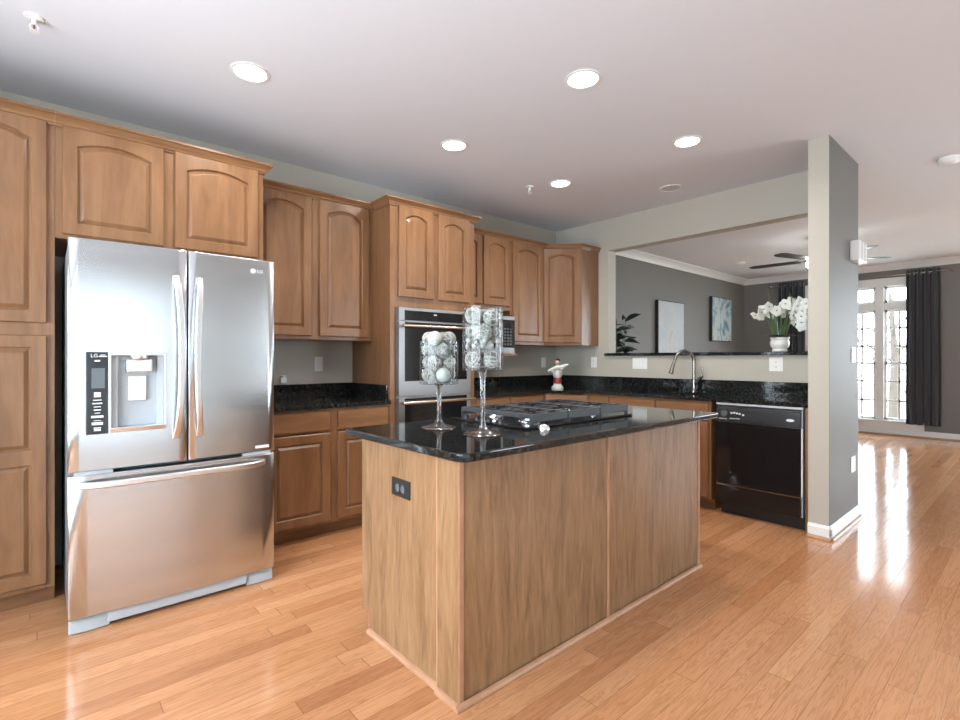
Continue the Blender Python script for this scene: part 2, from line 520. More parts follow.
def tree(x, y, h, label):
    t_ = thing('tree', label, 'tree', (x, y, -.4), 'trees outside the living room window')
    mb = MB().tube([(x, y, -.4), (x + .05, y - .03, h * .4), (x - .05, y + .05, h * .85)], [.11, .08, .03], 8)
    for i in range(9):
        a = i * 2.4; z = h * (.3 + .06 * i)
        mb.tube([(x, y, z), (x + .6 * math.cos(a), y + .6 * math.sin(a), z + .4), (x + 1.2 * math.cos(a), y + 1.2 * math.sin(a), z + .6)], [.035, .02, .008], 5)
    obj('trunk', mb, M['bark'], t_)
    mb = MB()
    for i in range(260):
        a = random.random() * 2 * PI; r = 1.6 * math.sqrt(random.random()); z = h * (.15 + .85 * random.random())
        c = Vector((x + r * math.cos(a), y + r * math.sin(a), z)); rot = Matrix.Rotation(random.random() * 6.3, 3, Vector((random.random() - .5, random.random() - .5, random.random())).normalized())
        s = .05 + .04 * random.random()
        vs = [mb.v(c + rot @ Vector(q)) for q in ((-s, 0, 0), (0, -s * .5, .01), (s, 0, 0), (0, s * .5, .01))]
        mb.f(vs)
    f = obj('foliage', mb, M['leafy'], t_); f['kind'] = 'stuff'


tree(14.6, 2.35, 3.2, 'sparse leafy tree seen faintly through the right window panes')
tree(16.5, 6.2, 3.0, 'sparse leafy tree outside, beyond the left window panes')

# ------------------------------------------------------------------ cabinets
FX, FB, FD = (1, 0, 0), (0, -1, 0), (1, -1, 0)   # face directions: cabinet wall, pass-through wall, diagonal


def rect_top(pts, w, h):
    return pts


def door(parent, Mx, u, v, w, h, arch=0.0, name='door', panels=None, th=.019, fr=.058):
    """frame and raised panel; panels: list of (v0,v1,arch) openings in door-local height"""
    L = Mx @ Matrix.Translation((u, v, .001))
    if panels is None: panels = [(fr, h - fr, arch)]
    N = 14
    def contour(i, v0, v1, a):
        s = fr + i; pts = [(s, v0 + i), (w - s, v0 + i)]
        vt = v1 - i
        for k in range(N + 1):
            x = (w - s) + (2 * s - w) * k / N
            q = (x - w / 2) / (w / 2 - s)
            pts.append((x, vt - a * q * q))
        return pts
    mb = MB(L)
    ob = [(0, 0), (w, 0), (w, h), (0, h)]; c = .004
    back = [mb.v((x, y, 0)) for x, y in ob]; mid = [mb.v((x, y, th - c)) for x, y in ob]
    inb = [(c, c), (w - c, c), (w - c, h - c), (c, h - c)]
    mb.f(back[::-1])
    front = [mb.v((x, y, th)) for x, y in inb]
    for i in range(4):
        j = (i + 1) % 4
        mb.f([back[i], back[j], mid[j], mid[i]]); mb.f([mid[i], mid[j], front[j], front[i]])
    # front face: bands split between the openings
    edges = [c] + [(panels[i][1] + panels[i + 1][0]) / 2 for i in range(len(panels) - 1)] + [h - c]
    lines = [(front[0], front[1])]
    for z in edges[1:-1]: lines.append((mb.v((c, z, th)), mb.v((w - c, z, th))))
    lines.append((front[3], front[2]))
    grooves = []
    for i, (v0, v1, a) in enumerate(panels):
        lo, hi = lines[i], lines[i + 1]
        ct = contour(0, v0, v1, a); top = [mb.v((x, y, th)) for x, y in ct]
        mb.f([lo[0], lo[1], top[1], top[0]]); mb.f([lo[1], hi[1], top[2], top[1]]); mb.f([hi[0], lo[0], top[0], top[-1]])
        mb.f([hi[1], hi[0]] + [top[k] for k in range(len(top) - 1, 1, -1)])
        prev = top
        for ins, z in ((.003, th - .003), (.0045, th - .013), (.010, th - .013)):
            nx = [mb.v((x, y, z)) for x, y in contour(ins, v0, v1, a)]
            for k in range(len(nx)):
                j = (k + 1) % len(nx); mb.f([prev[k], prev[j], nx[j], nx[k]])
            prev = nx
        mb.f(prev)
    d = obj(name, mb, M['maple'], parent)
    for v0, v1, a in panels:
        mb = MB(L)
        mb.loops([[(x, y, z) for x, y in contour(ins, v0, v1, a)] for ins, z in ((.0100, th - .0128), (.0108, th - .0118), (.026, th - .0025), (.029, th - .0015))], cap0=False)
        obj('raised_panel', mb, M['maple'], d)
    return d


def drawer(parent, Mx, u, v, w, h, name='drawer'):
    mb = MB(Mx @ Matrix.Translation((u, v, .001)))
    c = .005
    mb.loops([[(0, 0, 0), (w, 0, 0), (w, h, 0), (0, h, 0)], [(0, 0, .014), (w, 0, .014), (w, h, .014), (0, h, .014)],
              [(c, c, .019), (w - c, c, .019), (w - c, h - c, .019), (c, h - c, .019)]])
    return obj(name, mb, M['maple_h'], parent)


def crown_part(parent, segs, z0, z1, out=.05):
    """segs: polyline of (x,y) at the cabinet face; mitred crown growing outwards as it rises"""
    prof = [(0, z0), (.010, z0), (.012, z0 + .008), (.018, z0 + .012), (.022, z0 + .022), (out - .012, z1 - .018), (out - .004, z1 - .012), (out, z1 - .010), (out, z1), (0, z1)]
    pts = [Vector((*p, 0)) for p in segs]
    rings = []
    for i, p in enumerate(pts):
        ds = []
        if i > 0: ds.append((pts[i] - pts[i - 1]).normalized())
        if i < len(pts) - 1: ds.append((pts[i + 1] - pts[i]).normalized())
        ns = [Vector((d.y, -d.x, 0)) for d in ds]
        n = ns[0] if len(ns) == 1 else (ns[0] + ns[1]) / (1 + ns[0].dot(ns[1]))
        rings.append([tuple(p + n * a + Vector((0, 0, b))) for a, b in prof])
    return obj('crown_moulding', MB().loops(rings), M['maple_h'], parent)


def carcass(Mx, W, v0, v1, D, rails, stiles, open_front=True, top=True, bottom=True):
    """hollow box with a face frame; rails (a,b) heights, stiles (a,b) positions"""
    p = .018; mb = MB(Mx)
    mb.box(0, p, v0, v1, -D, -.02); mb.box(W - p, W, v0, v1, -D, -.02); mb.box(p, W - p, v0, v1, -D, -D + .01)
    if bottom: mb.box(p, W - p, v0, v0 + p, -D + .01, -.02)
    if top: mb.box(p, W - p, v1 - p, v1, -D + .01, -.02)
    for a, b in stiles: mb.box(a, b, v0, v1, -.02, 0)
    for a, b in rails:
        ss = sorted(stiles)
        for (s0, s1), (t0, t1) in zip(ss, ss[1:]): mb.box(s1, t0, a, b, -.02, 0)
    return mb


def toe(parent, Mx, W, D, h=.09):
    mb = MB(Mx); mb.box(0, W, 0.001, h, -.085, -.07); mb.box(.0, .018, 0.001, h, -D, -.085); mb.box(W - .018, W, 0.001, h, -D, -.085)
    obj('toe_kick', mb, M['maple_h'], parent)
    return parent


YF = 3.29      # face of tall and base cabinets
TOP = 2.412
# pantry, left edge of the picture
X0, X1 = -.80, .055
pc = thing('pantry_cabinet', 'tall honey maple pantry cabinet at the left edge beside the refrigerator', 'cabinet', (X0, YF, 0))
Mx = frame((X0, YF, 0), FX); W = X1 - X0; D = YA - YF - .003
obj('body', carcass(Mx, W, .09, TOP, D, [(.09, .12), (1.335, 1.405), (TOP - .03, TOP)], [(0, .035), (W / 2 - .025, W / 2 + .025), (W - .035, W)]), M['maple'], pc, bevel=.0015)
toe(pc, Mx, W, D)
dw = W / 2 - .045
for u in (.02, W - .03 - dw):
    door(pc, Mx, u, 1.405, dw, TOP - 1.405 - .008, .036)
    door(pc, Mx, u, .115, dw, 1.342 - .115, panels=[(.058, .595, 0), (.665, 1.342 - .115 - .058, 0)])
crown_part(pc, [(X0, YF), (X1 + .0, YF)], TOP - .018, 2.452)

# over the refrigerator
X0, X1 = .056, 1.062
oc = thing('wall_cabinet', 'honey maple wall cabinet with two arched doors above the refrigerator', 'cabinet', (X0, YF, 1.835))
Mx = frame((X0, YF, 0), FX); W = X1 - X0
obj('body', carcass(Mx, W, 1.835, TOP, D, [(1.835, 1.87), (TOP - .03, TOP)], [(0, .04), (.46, .525), (W - .045, W)]), M['maple'], oc, bevel=.0015)
door(oc, Mx, .027, 1.857, .438, TOP - 1.857 - .008, .036)
door(oc, Mx, .518, 1.857, .453, TOP - 1.857 - .008, .036)
crown_part(oc, [(X0, YF), (X1, YF), (X1, 3.60)], TOP - .018, 2.452)

# between refrigerator and oven tower
YU = 3.55
X0, X1 = 1.064, 1.984
uc = thing('wall_cabinet', 'wide maple wall cabinet with two tall arched doors beside the oven tower', 'cabinet', (X0, YU, 1.366))
Mx = frame((X0, YU, 0), FX); W = X1 - X0; DU = YA - YU - .003
obj('body', carcass(Mx, W, 1.366, TOP, DU, [(1.366, 1.40), (TOP - .03, TOP)], [(0, .035), (.405, .49), (W - .045, W)]), M['maple'], uc, bevel=.0015)
door(uc, Mx, .015, 1.393, .402, TOP - 1.393 - .012, .04)
door(uc, Mx, .477, 1.393, .404, TOP - 1.393 - .012, .04)
crown_part(uc, [(X0 + .055, YU), (X1, YU)], TOP - .018, 2.445)

bc = thing('base_cabinet', 'maple base cabinet with two drawers over two doors beside the refrigerator', 'cabinet', (X0, YF, 0))
Mx = frame((X0, YF, 0), FX)
obj('body', carcass(Mx, W, .09, .884, D, [(.09, .125), (.72, .74), (.865, .884)], [(0, .03), (.43, .505), (W - .04, W)]), M['maple'], bc, bevel=.0015)
toe(bc, Mx, W, D)
drawer(bc, Mx, .012, .735, .43, .132); drawer(bc, Mx, .495, .735, .402, .132)
door(bc, Mx, .012, .112, .43, .605); door(bc, Mx, .495, .112, .402, .605)

ct = thing('countertop', 'short black granite countertop between the refrigerator and the oven tower', 'countertop', (X0, YF, .884))
obj('slab', MB().box(X0, X1 - .001, YF - .028, YA - .002, .8845, .914), M['granite'], ct, bevel=.004)
mb = MB().box(X0, X1 - .022, YA - .022, YA - .002, .9142, 1.026)
obj('backsplash', mb, M['granite'], ct, bevel=.002)
obj('side_splash', MB().box(X1 - .021, X1 - .001, YF + .02, YA - .002, .9142, 1.026), M['granite'], ct, bevel=.002)

# oven tower
X0, X1 = 1.986, 2.824
tc_ = thing('oven_cabinet', 'tall maple cabinet housing the double wall oven, two doors on top', 'cabinet', (X0, YF, 0))
Mx = frame((X0, YF, 0), FX); W = X1 - X0
OV0, OV1, OX0, OX1 = .33, 1.622, .050, .772
mb = MB(Mx); p = .018
mb.box(0, p, .09, TOP, -D, -.02); mb.box(W - p, W, .09, TOP, -D, -.02); mb.box(p, W - p, .09, TOP, -D, -D + .01)
mb.box(p, W - p, TOP - p, TOP, -D + .01, -.02); mb.box(p, W - p, OV1 + .012, OV1 + .03, -D + .01, -.02); mb.box(p, W - p, OV0 - .03, OV0 - .012, -D + .01, -.02)
mb.box(0, OX0 - .002, .09, TOP, -.02, 0); mb.box(OX1 + .002, W, .09, TOP, -.02, 0)
for a, b in ((.09, .115), (OV0 - .06, OV0 - .002), (OV1 + .002, 1.715), (TOP - .03, TOP)): mb.box(OX0 - .002, OX1 + .002, a, b, -.02, 0)
mb.box(.385, .455, 1.715, TOP - .03, -.02, 0); mb.box(OX0 - .002, .085, 1.715, TOP - .03, -.02, 0); mb.box(.755, OX1 + .002, 1.715, TOP - .03, -.02, 0)
obj('body', mb, M['maple'], tc_, bevel=.0015)
toe(tc_, Mx, W, D)
for u, ww in ((.07, .323), (.447, .325)):
    door(tc_, Mx, u, 1.702, ww, TOP - 1.702 - .008, .036)
drawer(tc_, Mx, .04, .112, W - .08, .155)
crown_part(tc_, [(X0, YU - .051), (X0, YF), (X1, YF), (X1, YU - .051)], TOP - .018, 2.448)

ov = thing('double_wall_oven', 'stainless double wall oven with black glass doors built into the tall cabinet', 'oven', (X0 + .41, YF, OV0))
obj('body', MB(Mx).box(OX0, OX1, OV0, OV1, -.5, -.001).box(OX0, OX1, OV0, OV1, -.001, .012), M['dark_steel'], ov, bevel=.002)
def ovdoor(z0, z1, nm):
    d = obj('oven_door', MB(Mx).box(OX0 + .004, OX1 - .004, z0, z1, .0125, .038), M['dark_steel'], ov, bevel=.003)
    zb = z0 + .115
    obj('door_glass', MB(Mx).box(OX0 + .058, OX1 - .05, zb, z1 - .004, .0385, .042), M['black_gloss'], d, bevel=.001)
    hz = z1 - .035
    mb = MB(Mx); mb.cyl((OX0 + .012, hz, .088), (OX1 - .0, hz, .088), .012, 14)
    for uu in (OX0 + .03, OX1 - .02): mb.tube([(uu, hz, .038), (uu, hz, .088)], .009, 10)
    obj('handle', mb, M['bronze_handle'], d, smooth=True)
ovdoor(.938, 1.512, 0); ovdoor(.352, .925, 1)
cp = obj('control_panel', MB(Mx).box(OX0 + .004, OX1 - .004, 1.518, 1.618, .0125, .036), M['dark_steel'], ov, bevel=.002)
obj('display', MB(Mx).box(OX0 + .058, OX1 - .03, 1.522, 1.598, .0365, .039), M['black_gloss'], cp, bevel=.001)
obj('emblem', MB(Mx).box(OX0 + .33, OX0 + .36, 1.572, 1.578, .0392, .0398), M['label_white'], cp)

# wall cabinet over the microwave
X0, X1 = 2.826, 3.520
mc = thing('wall_cabinet', 'short maple wall cabinet above the microwave, right of the oven tower', 'cabinet', (X0, YU, 1.70))
Mx = frame((X0, YU, 0), FX); W = X1 - X0
mb = carcass(Mx, W, 1.70, TOP, DU, [(1.70, 1.755), (TOP - .03, TOP)], [(0, .03), (.30, .335), (W - .03, W)])
obj('body', mb, M['maple'], mc, bevel=.0015)
door(mc, Mx, .012, 1.742, .292, TOP - 1.742 - .012, .03); door(mc, Mx, .330, 1.742, .345, TOP - 1.742 - .012, .034)
obj('shelf', MB(Mx).box(0, W + .06, 1.252, 1.272, -DU, .045), M['maple_h'], mc, bevel=.003)
obj('shelf_support', MB(Mx).box(0, .018, 1.272, 1.70, -DU, -.02), M['maple'], mc)
crown_part(mc, [(X0 + .053, YU), (X1, YU)], TOP - .018, 2.445)
mw = thing('microwave', 'black glass microwave with stainless trim on the shelf behind the tall vase', 'microwave', (3.2, YU, 1.273))
obj('body', MB(Mx).box(.03, W + .038, 1.2735, 1.645, -DU + .02, -.0), M['dark_steel'], mw, bevel=.004)
obj('door', MB(Mx).box(.03, .55, 1.335, 1.605, .0005, .03), M['black_gloss'], mw, bevel=.003)
cp = obj('control_panel', MB(Mx).box(.553, W + .038, 1.335, 1.605, .0005, .03), M['black_gloss'], mw, bevel=.003)
mb = MB(Mx)
for i in range(6):
    for j in range(3): mb.box(.585 + j * .04, .608 + j * .04, 1.36 + i * .03, 1.376 + i * .03, .0302, .0308)
obj('keypad', mb, M['display'], cp)
obj('trim_strip', MB(Mx).box(.03, W + .038, 1.607, 1.645, .0005, .026).box(.03, W + .038, 1.2735, 1.333, .0005, .026), M['dark_steel'], mw, bevel=.002)
obj('handle', MB(Mx).tube([(.53, 1.35, .03), (.53, 1.35, .055), (.53, 1.59, .055), (.53, 1.59, .03)], .007, 8), M['steel_handle'], mw, smooth=True)

# single-door wall cabinet and diagonal corner cabinet
X0, X1 = 3.522, 4.026
sc_ = thing('wall_cabinet', 'narrow maple wall cabinet with one arched door left of the corner cabinet', 'cabinet', (X0, YU, 1.366))
Mx = frame((X0, YU, 0), FX); W = X1 - X0
# its side next to the microwave stops at the microwave's top so the oven body fits beneath
mb = MB(Mx); p = .018
mb.box(.066, .066 + p, 1.366, TOP, -DU, -.02); mb.box(W - p, W, 1.366, TOP, -DU, -.02); mb.box(.066, W, 1.366, TOP, -DU, -DU + .01)
mb.box(.066, W, 1.366, 1.384, -DU, -.02); mb.box(.0, W, TOP - p, TOP, -DU, -.02); mb.box(0, p, 1.70, TOP, -DU, -.02); mb.box(0, .066, 1.66, 1.70, -DU, -.02)
mb.box(.062, .10, 1.366, TOP, -.02, 0); mb.box(W - .035, W, 1.366, TOP, -.02, 0); mb.box(.10, W - .035, 1.366, 1.40, -.02, 0); mb.box(.10, W - .035, TOP - .03, TOP, -.02, 0); mb.box(0, .062, 1.66, TOP, -.02, 0)
obj('body', mb, M['maple'], sc_, bevel=.0015)
door(sc_, Mx, .03, 1.398, .437, TOP - 1.398 - .012, .04)
crown_part(sc_, [(X0, YU), (X1, YU)], TOP - .018, 2.445)

cc = thing('corner_cabinet', 'diagonal maple corner wall cabinet with one arched door and exposed side', 'cabinet', (4.3, 3.6, 1.366))
P = [(4.028, YA - .002), (4.028, 3.597), (4.335, 3.29), (XB - .002, 3.29), (XB - .002, YA - .002)]
mb = MB().prism(P, 1.366, 1.386).prism(P, TOP - .02, TOP)
mb.box(4.028, 4.046, 3.597, YA - .002, 1.386, TOP - .02); mb.box(4.335, XB - .002, 3.29, 3.308, 1.386, TOP - .02); mb.box(4.046, XB - .002, YA - .012, YA - .002, 1.386, TOP - .02)
mb.box(XB - .012, XB - .002, 3.308, YA - .012, 1.386, TOP - .02)
Mx = frame((4.028, 3.597, 0), FD); W = math.hypot(.307, .307)
for a, b, z0, z1 in ((0, .03, 1.366, TOP), (W - .03, W, 1.366, TOP), (.03, W - .03, 1.366, 1.40), (.03, W - .03, TOP - .03, TOP)):
    mb.M = Mx; mb.box(a, b, z0, z1, -.02, 0)
obj('body', mb, M['maple'], cc, bevel=.0015)
door(cc, Mx, .018, 1.395, W - .036, TOP - 1.395 - .012, .04)
crown_part(cc, [(4.028, 3.597), (4.335, 3.29), (XB - .002, 3.29)], TOP - .018, 2.445, .035)

# base cabinets right of the ovens, around the corner and along the pass-through wall
X0, X1 = 2.826, 3.728
b1 = thing('base_cabinet', 'maple base cabinet with drawers right of the oven tower, behind the cooktop', 'cabinet', (X0, YF, 0))
Mx = frame((X0, YF, 0), FX); W = X1 - X0
obj('body', carcass(Mx, W, .09, .884, D, [(.09, .125), (.72, .74), (.865, .884)], [(0, .03), (.40, .45), (W - .03, W)]), M['maple'], b1, bevel=.0015)
toe(b1, Mx, W, D)
drawer(b1, Mx, .02, .735, .39, .132); drawer(b1, Mx, .44, .735, .44, .132); door(b1, Mx, .02, .112, .39, .605); door(b1, Mx, .44, .112, .44, .605)
XC = 4.04
b2 = thing('corner_base_cabinet', 'diagonal maple base cabinet in the corner under the black granite counter', 'cabinet', (4.0, 3.3, 0))
P = [(3.73, YA - .002), (3.73, YF), (XC, 2.98), (XB - .002, 2.98), (XB - .002, YA - .002)]
mb = MB().prism(P, .09, .11).prism(P, .868, .884)
mb.box(3.73, 3.748, YF, YA - .002, .11, .868); mb.box(XC, XB - .002, 2.98, 2.998, .11, .868); mb.box(3.748, XB - .002, YA - .012, YA - .002, .11, .868)
Mx = frame((3.73, YF, 0), FD); W = math.hypot(.31, .31); mb.M = Mx
for a, b, z0, z1 in ((0, .035, .09, .884), (W - .035, W, .09, .884), (.035, W - .035, .865, .884), (.035, W - .035, .72, .74), (.035, W - .035, .09, .125)): mb.box(a, b, z0, z1, -.02, 0)
obj('body', mb, M['maple'], b2, bevel=.0015)
mb = MB(Mx); mb.box(-.03, W + .03, .001, .09, -.085, -.07); obj('toe_kick', mb, M['maple_h'], b2)
drawer(b2, Mx, .02, .735, W - .04, .132); door(b2, Mx, .02, .112, W - .04, .605)
DB = XB - XC - .003
def base_b(y0, y1, label, cells, mid):
    """base cabinet on the pass-through wall from y1 (left) down to y0"""
    b_ = thing('base_cabinet', label, 'cabinet', (XC, (y0 + y1) / 2, 0))
    Mx = frame((XC, y1, 0), FB); W = y1 - y0
    obj('body', carcass(Mx, W, .09, .884, DB, [(.09, .125), (.72, .74), (.865, .884)], [(0, .03)] + mid + [(W - .03, W)], top=False), M['maple'], b_, bevel=.0015)
    toe(b_, Mx, W, DB)
    for u, w_ in cells: drawer(b_, Mx, u, .735, w_, .132); door(b_, Mx, u, .112, w_, .605)
base_b(2.735, 2.978, 'narrow maple base cabinet between the corner and the sink cabinet', [(.018, .21)], [])
base_b(1.788, 2.733, 'wide maple sink base cabinet left of the black dishwasher', [(.022, .44), (.495, .43)], [(.455, .50)])

# L-shaped counter with a sink cut-out
ct = thing('countertop', 'long L-shaped black granite countertop with backsplash under the pass-through opening', 'countertop', (4.3, 2.5, .884))
mb = MB(); ce = XC - .028; z0, z1 = .8845, .914
mb.prism([(2.826, YA - .002), (2.826, YF - .028), (3.718, YF - .028), (3.73, YF - .028), (ce, 2.968), (ce, 2.60), (XB - .002, 2.60), (XB - .002, YA - .002)], z0, z1)
mb.box(ce, 4.13, YS1 + .002, 2.60, z0, z1); mb.box(4.47, XB - .002, YS1 + .002, 2.60, z0, z1); mb.box(4.13, 4.47, YS1 + .002, 1.86, z0, z1)
obj('slab', mb, M['granite'], ct)
mb = MB().box(2.826, XB - .022, YA - .022, YA - .002, .9142, 1.032).box(XB - .022, XB - .002, YS1 + .002, YA - .002, .9142, 1.032)
obj('backsplash', mb, M['granite'], ct)
sk = thing('sink', 'undermount stainless sink set in the granite counter below the faucet', 'sink', (4.3, 2.23, .70))
mb = MB()
o0 = [(4.118, 1.848), (4.482, 1.848), (4.482, 2.612), (4.118, 2.612)]; o1 = [(4.13, 1.86), (4.47, 1.86), (4.47, 2.60), (4.13, 2.60)]; o2 = [(4.15, 1.88), (4.45, 1.88), (4.45, 2.58), (4.15, 2.58)]
mb.loops([[(x, y, .8835) for x, y in o0], [(x, y, .8835) for x, y in o1], [(x, y, .71) for x, y in o2]], cap0=False)
obj('basin', mb, M['steel'], sk)
obj('drain', MB().lathe([(.001, 0), (.04, 0), (.042, .004), (.001, .004)], (4.3, 2.25, .711), 20), M['chrome'], sk, smooth=True)

# faucet
fx_, fy_ = 4.555, 2.175
fa = thing('faucet', 'brushed nickel gooseneck kitchen faucet with pull-down spray head', 'faucet', (fx_, fy_, .914))
obj('base', MB().lathe([(.001, 0), (.027, 0), (.027, .006), (.022, .012), (.019, .05), (.018, .11), (.001, .11)], (fx_, fy_, .9145), 24), M['nickel'], fa, smooth=True)
dx, dy = -.75, .66     # spout swings out over the basin and to the left
pts = [(fx_, fy_, 1.02), (fx_, fy_, 1.20)]; rr = .088
for k in range(1, 13):
    a = PI * k / 13
    pts.append((fx_ + dx * rr * (1 - math.cos(a)), fy_ + dy * rr * (1 - math.cos(a)), 1.20 + rr * 1.12 * math.sin(a)))
e = Vector(pts[-1]); pts.append(tuple(e + Vector((dx * .012, dy * .012, -.035))))
obj('spout', MB().tube(pts, .0145, 14), M['nickel'], fa, smooth=True)
q = Vector(pts[-1]); obj('spray_head', MB().tube([q, q + Vector((dx * .010, dy * .010, -.03)), q + Vector((dx * .03, dy * .03, -.10)), q + Vector((dx * .031, dy * .031, -.103))], [.014, .016, .022, .018], 16), M['nickel'], fa, smooth=True)
mb = MB().tube([(fx_, fy_, .985), (fx_ - .01, fy_ - .07, 1.055), (fx_ - .01, fy_ - .08, 1.07)], [.016, .015, .013], 12)
mb.tube([(fx_ - .01, fy_ - .078, 1.06), (fx_ - .013, fy_ - .084, 1.15)], [.009, .006], 10)
obj('handle', mb, M['nickel'], fa, smooth=True)

# dishwasher
dwt = thing('dishwasher', 'black built-in dishwasher beside the wall end', 'dishwasher', (4.3, 1.45, 0))
Mx = frame((4.03, 1.745, 0), FB); W = .6
obj('body', MB(Mx).box(.004, W - .004, .10, .872, -.57, -.022), M['grey_plastic'], dwt)
obj('door', MB(Mx).box(0, W - .012, .248, .728, -.02, .0).box(.01, W - .02, .26, .715, 0, .003), M['black_gloss'], dwt, bevel=.004)
cp = obj('control_panel', MB(Mx).loops([[(0, .733, -.02), (W - .012, .733, -.02), (W - .012, .845, -.02), (0, .845, -.02)], [(0, .733, .012), (W - .012, .733, .012), (W - .012, .842, .004), (0, .842, .004)]]), M['black_satin'], dwt, bevel=.004)
mb = MB(Mx)
for i, (u, v) in enumerate(((.03, .757), (.045, .757), (.06, .757), (.075, .757), (.11, .762), (.125, .762), (.14, .762), (.155, .762), (.17, .762), (.115, .80), (.135, .803), (.155, .80), (.175, .797), (.2, .79))):
    obj('button', MB(Mx).box(u, u + (.010 if i < 9 else .014), v, v + (.005 if i < 9 else .012), .005, .0128), M['label_white'], cp)
obj('dial', MB(Mx).lathe([(.001, 0), (.026, 0), (.022, .0), (.001, .0)], (0, 0, 0), 8) if False else MB(Mx).cyl((.07, .80, .003), (.07, .80, .022), .024, 24), M['display'], cp, smooth=True)
mb = MB(Mx); n = 24
mb.loops([[(.525 + .026 * math.cos(2 * PI * i / n), .785 + .010 * math.sin(2 * PI * i / n), z) for i in range(n)] for z in (.0075, .0105)])
obj('emblem', mb, M['label_white'], cp)
obj('lower_panel', MB(Mx).box(0, W - .012, .105, .238, -.02, .0), M['black_gloss'], dwt, bevel=.003)
obj('trim_strip', MB(Mx).box(0, W - .012, .239, .246, -.02, .004), M['nickel'], dwt)
obj('toe_panel', MB(Mx).box(0.01, W, .001, .098, -.09, -.075), M['black_satin'], dwt)
obj('top_strip', MB(Mx).box(0, W, .866, .880, -.02, -.002), M['label_white'], dwt)
obj('vent_slot', MB(Mx).box(0, W - .012, .848, .864, -.02, -.006), M['black'], dwt)
obj('door_side', MB(Mx).box(W - .010, W - .002, .25, .73, -.03, -.006), M['white_plastic'], dwt)
tag(obj('filler_panel', MB().box(XC - .005, XB - .01, YS1 + .004, YS1 + .024, .02, .8835), M['maple']), 'thin maple filler panel between the dishwasher and the wall end', 'panel')

# pass-through ledge
tag(obj('ledge', MB().box(XB - .035, XB2 + .035, YS1 + .002, PY1 - .002, PZ0 + .0005, PZ0 + .03).box(XB - .035, XB - .002, PY1 - .002, PY1 + .03, PZ0 + .0005, PZ0 + .03), M['granite'], bevel=.003),
    'black granite ledge along the bottom of the pass-through opening', 'ledge')

# ------------------------------------------------------------------ refrigerator
rx0, rx1, ry = .092, .976, 2.825
fr_ = thing('refrigerator', 'stainless french door refrigerator with water dispenser and freezer drawer', 'refrigerator', (.534, 3.25, 0))
obj('body', MB().box(rx0 + .004, rx1 - .004, 2.90, 3.78, .03, 1.752), M['dark_side'], fr_, bevel=.004)
Mx = frame((0, ry, 0), FX)
def fdoor(name, x0, x1, z0, z1, hole=None):
    """slightly bowed steel door skin; hole = (x0,x1,z0,z1) leaves an opening for the dispenser recess"""
    c = .534; hw = (rx1 - rx0) / 2
    def n_(x): return -.016 * ((x - c) / hw) ** 2
    xs = sorted(set([x0, x0 + .008] + [x0 + .008 + (x1 - x0 - .016) * i / 14 for i in range(15)] + [x1 - .008, x1] + ([hole[0], hole[1]] if hole else [])))
    zs = sorted(set([z0, z0 + .006, z1 - .006, z1] + ([hole[2], hole[3]] if hole else [])))
    mb = MB(Mx); g = {}
    for i, x in enumerate(xs):
        for j, z in enumerate(zs):
            e = .006 if x in (x0, x1) or z in (z0, z1) else 0
            g[i, j] = mb.v((x, z, n_(x) - e))
    for i in range(len(xs) - 1):
        for j in range(len(zs) - 1):
            if hole and hole[0] - 1e-6 <= xs[i] and xs[i + 1] <= hole[1] + 1e-6 and hole[2] - 1e-6 <= zs[j] and zs[j + 1] <= hole[3] + 1e-6: continue
            mb.f([g[i, j], g[i + 1, j], g[i + 1, j + 1], g[i, j + 1]])
    nb = -.072
    I, J = len(xs) - 1, len(zs) - 1
    rim = [(i, 0) for i in range(I)] + [(I, j) for j in range(J)] + [(i, J) for i in range(I, 0, -1)] + [(0, j) for j in range(J, 0, -1)]
    bk = []
    for i, j in rim: bk.append(mb.v((xs[i], zs[j], nb)))
    for k in range(len(rim)):
        l = (k + 1) % len(rim); mb.f([g[rim[k]], bk[k], bk[l], g[rim[l]]])
    mb.f(bk[::-1])
    if hole:
        i0, i1 = xs.index(hole[0]), xs.index(hole[1]); j0, j1 = zs.index(hole[2]), zs.index(hole[3])
        rim = [(i, j0) for i in range(i0, i1)] + [(i1, j) for j in range(j0, j1)] + [(i, j1) for i in range(i1, i0, -1)] + [(i0, j) for j in range(j1, j0, -1)]
        bk = [mb.v((xs[i], zs[j], -.060)) for i, j in rim]
        for k in range(len(rim)):
            l = (k + 1) % len(rim); mb.f([g[rim[k]], bk[k], bk[l], g[rim[l]]])
        mb.f(bk)
    return obj(name, mb, M['steel'], fr_, smooth=True)


HOLE = (.240, .455, .905, 1.245)
ld = fdoor('door', rx0, .548, .722, 1.765, HOLE)
rd = fdoor('door', .556, rx1, .722, 1.765)
fd = fdoor('freezer_drawer', rx0, rx1, .070, .706)
def fhandle(x, sgn, parent):
    mb = MB(Mx); pts = []
    for k in range(15):
        s = k / 14; z = .835 + s * .80
        bow = .052 * (1 - (2 * s - 1) ** 6) + .003
        pts.append((x + sgn * (.018 * (2 * s - 1) ** 2 - .018) * -1, z, bow - .004))
    rows = []
    for i, (a, z, b) in enumerate(pts):
        w_ = .016
        rows.append([(a - w_, z, b - .008), (a + w_, z, b - .008), (a + w_ * .8, z, b + .006), (a - w_ * .8, z, b + .006)])
    mb.loops(rows)
    obj('handle', mb, M['steel_handle'], parent, bevel=.004, smooth=True)
fhandle(.500, 1, ld); fhandle(.604, -1, rd)
mb = MB(Mx); rows = []
for k in range(21):
    s = k / 20; x = .128 + s * .80
    b = .055 * (1 - (2 * s - 1) ** 8) - .008
    z = .664
    rows.append([(x, z - .017, b - .008), (x, z + .017, b - .008), (x, z + .012, b + .008), (x, z - .012, b + .008)])
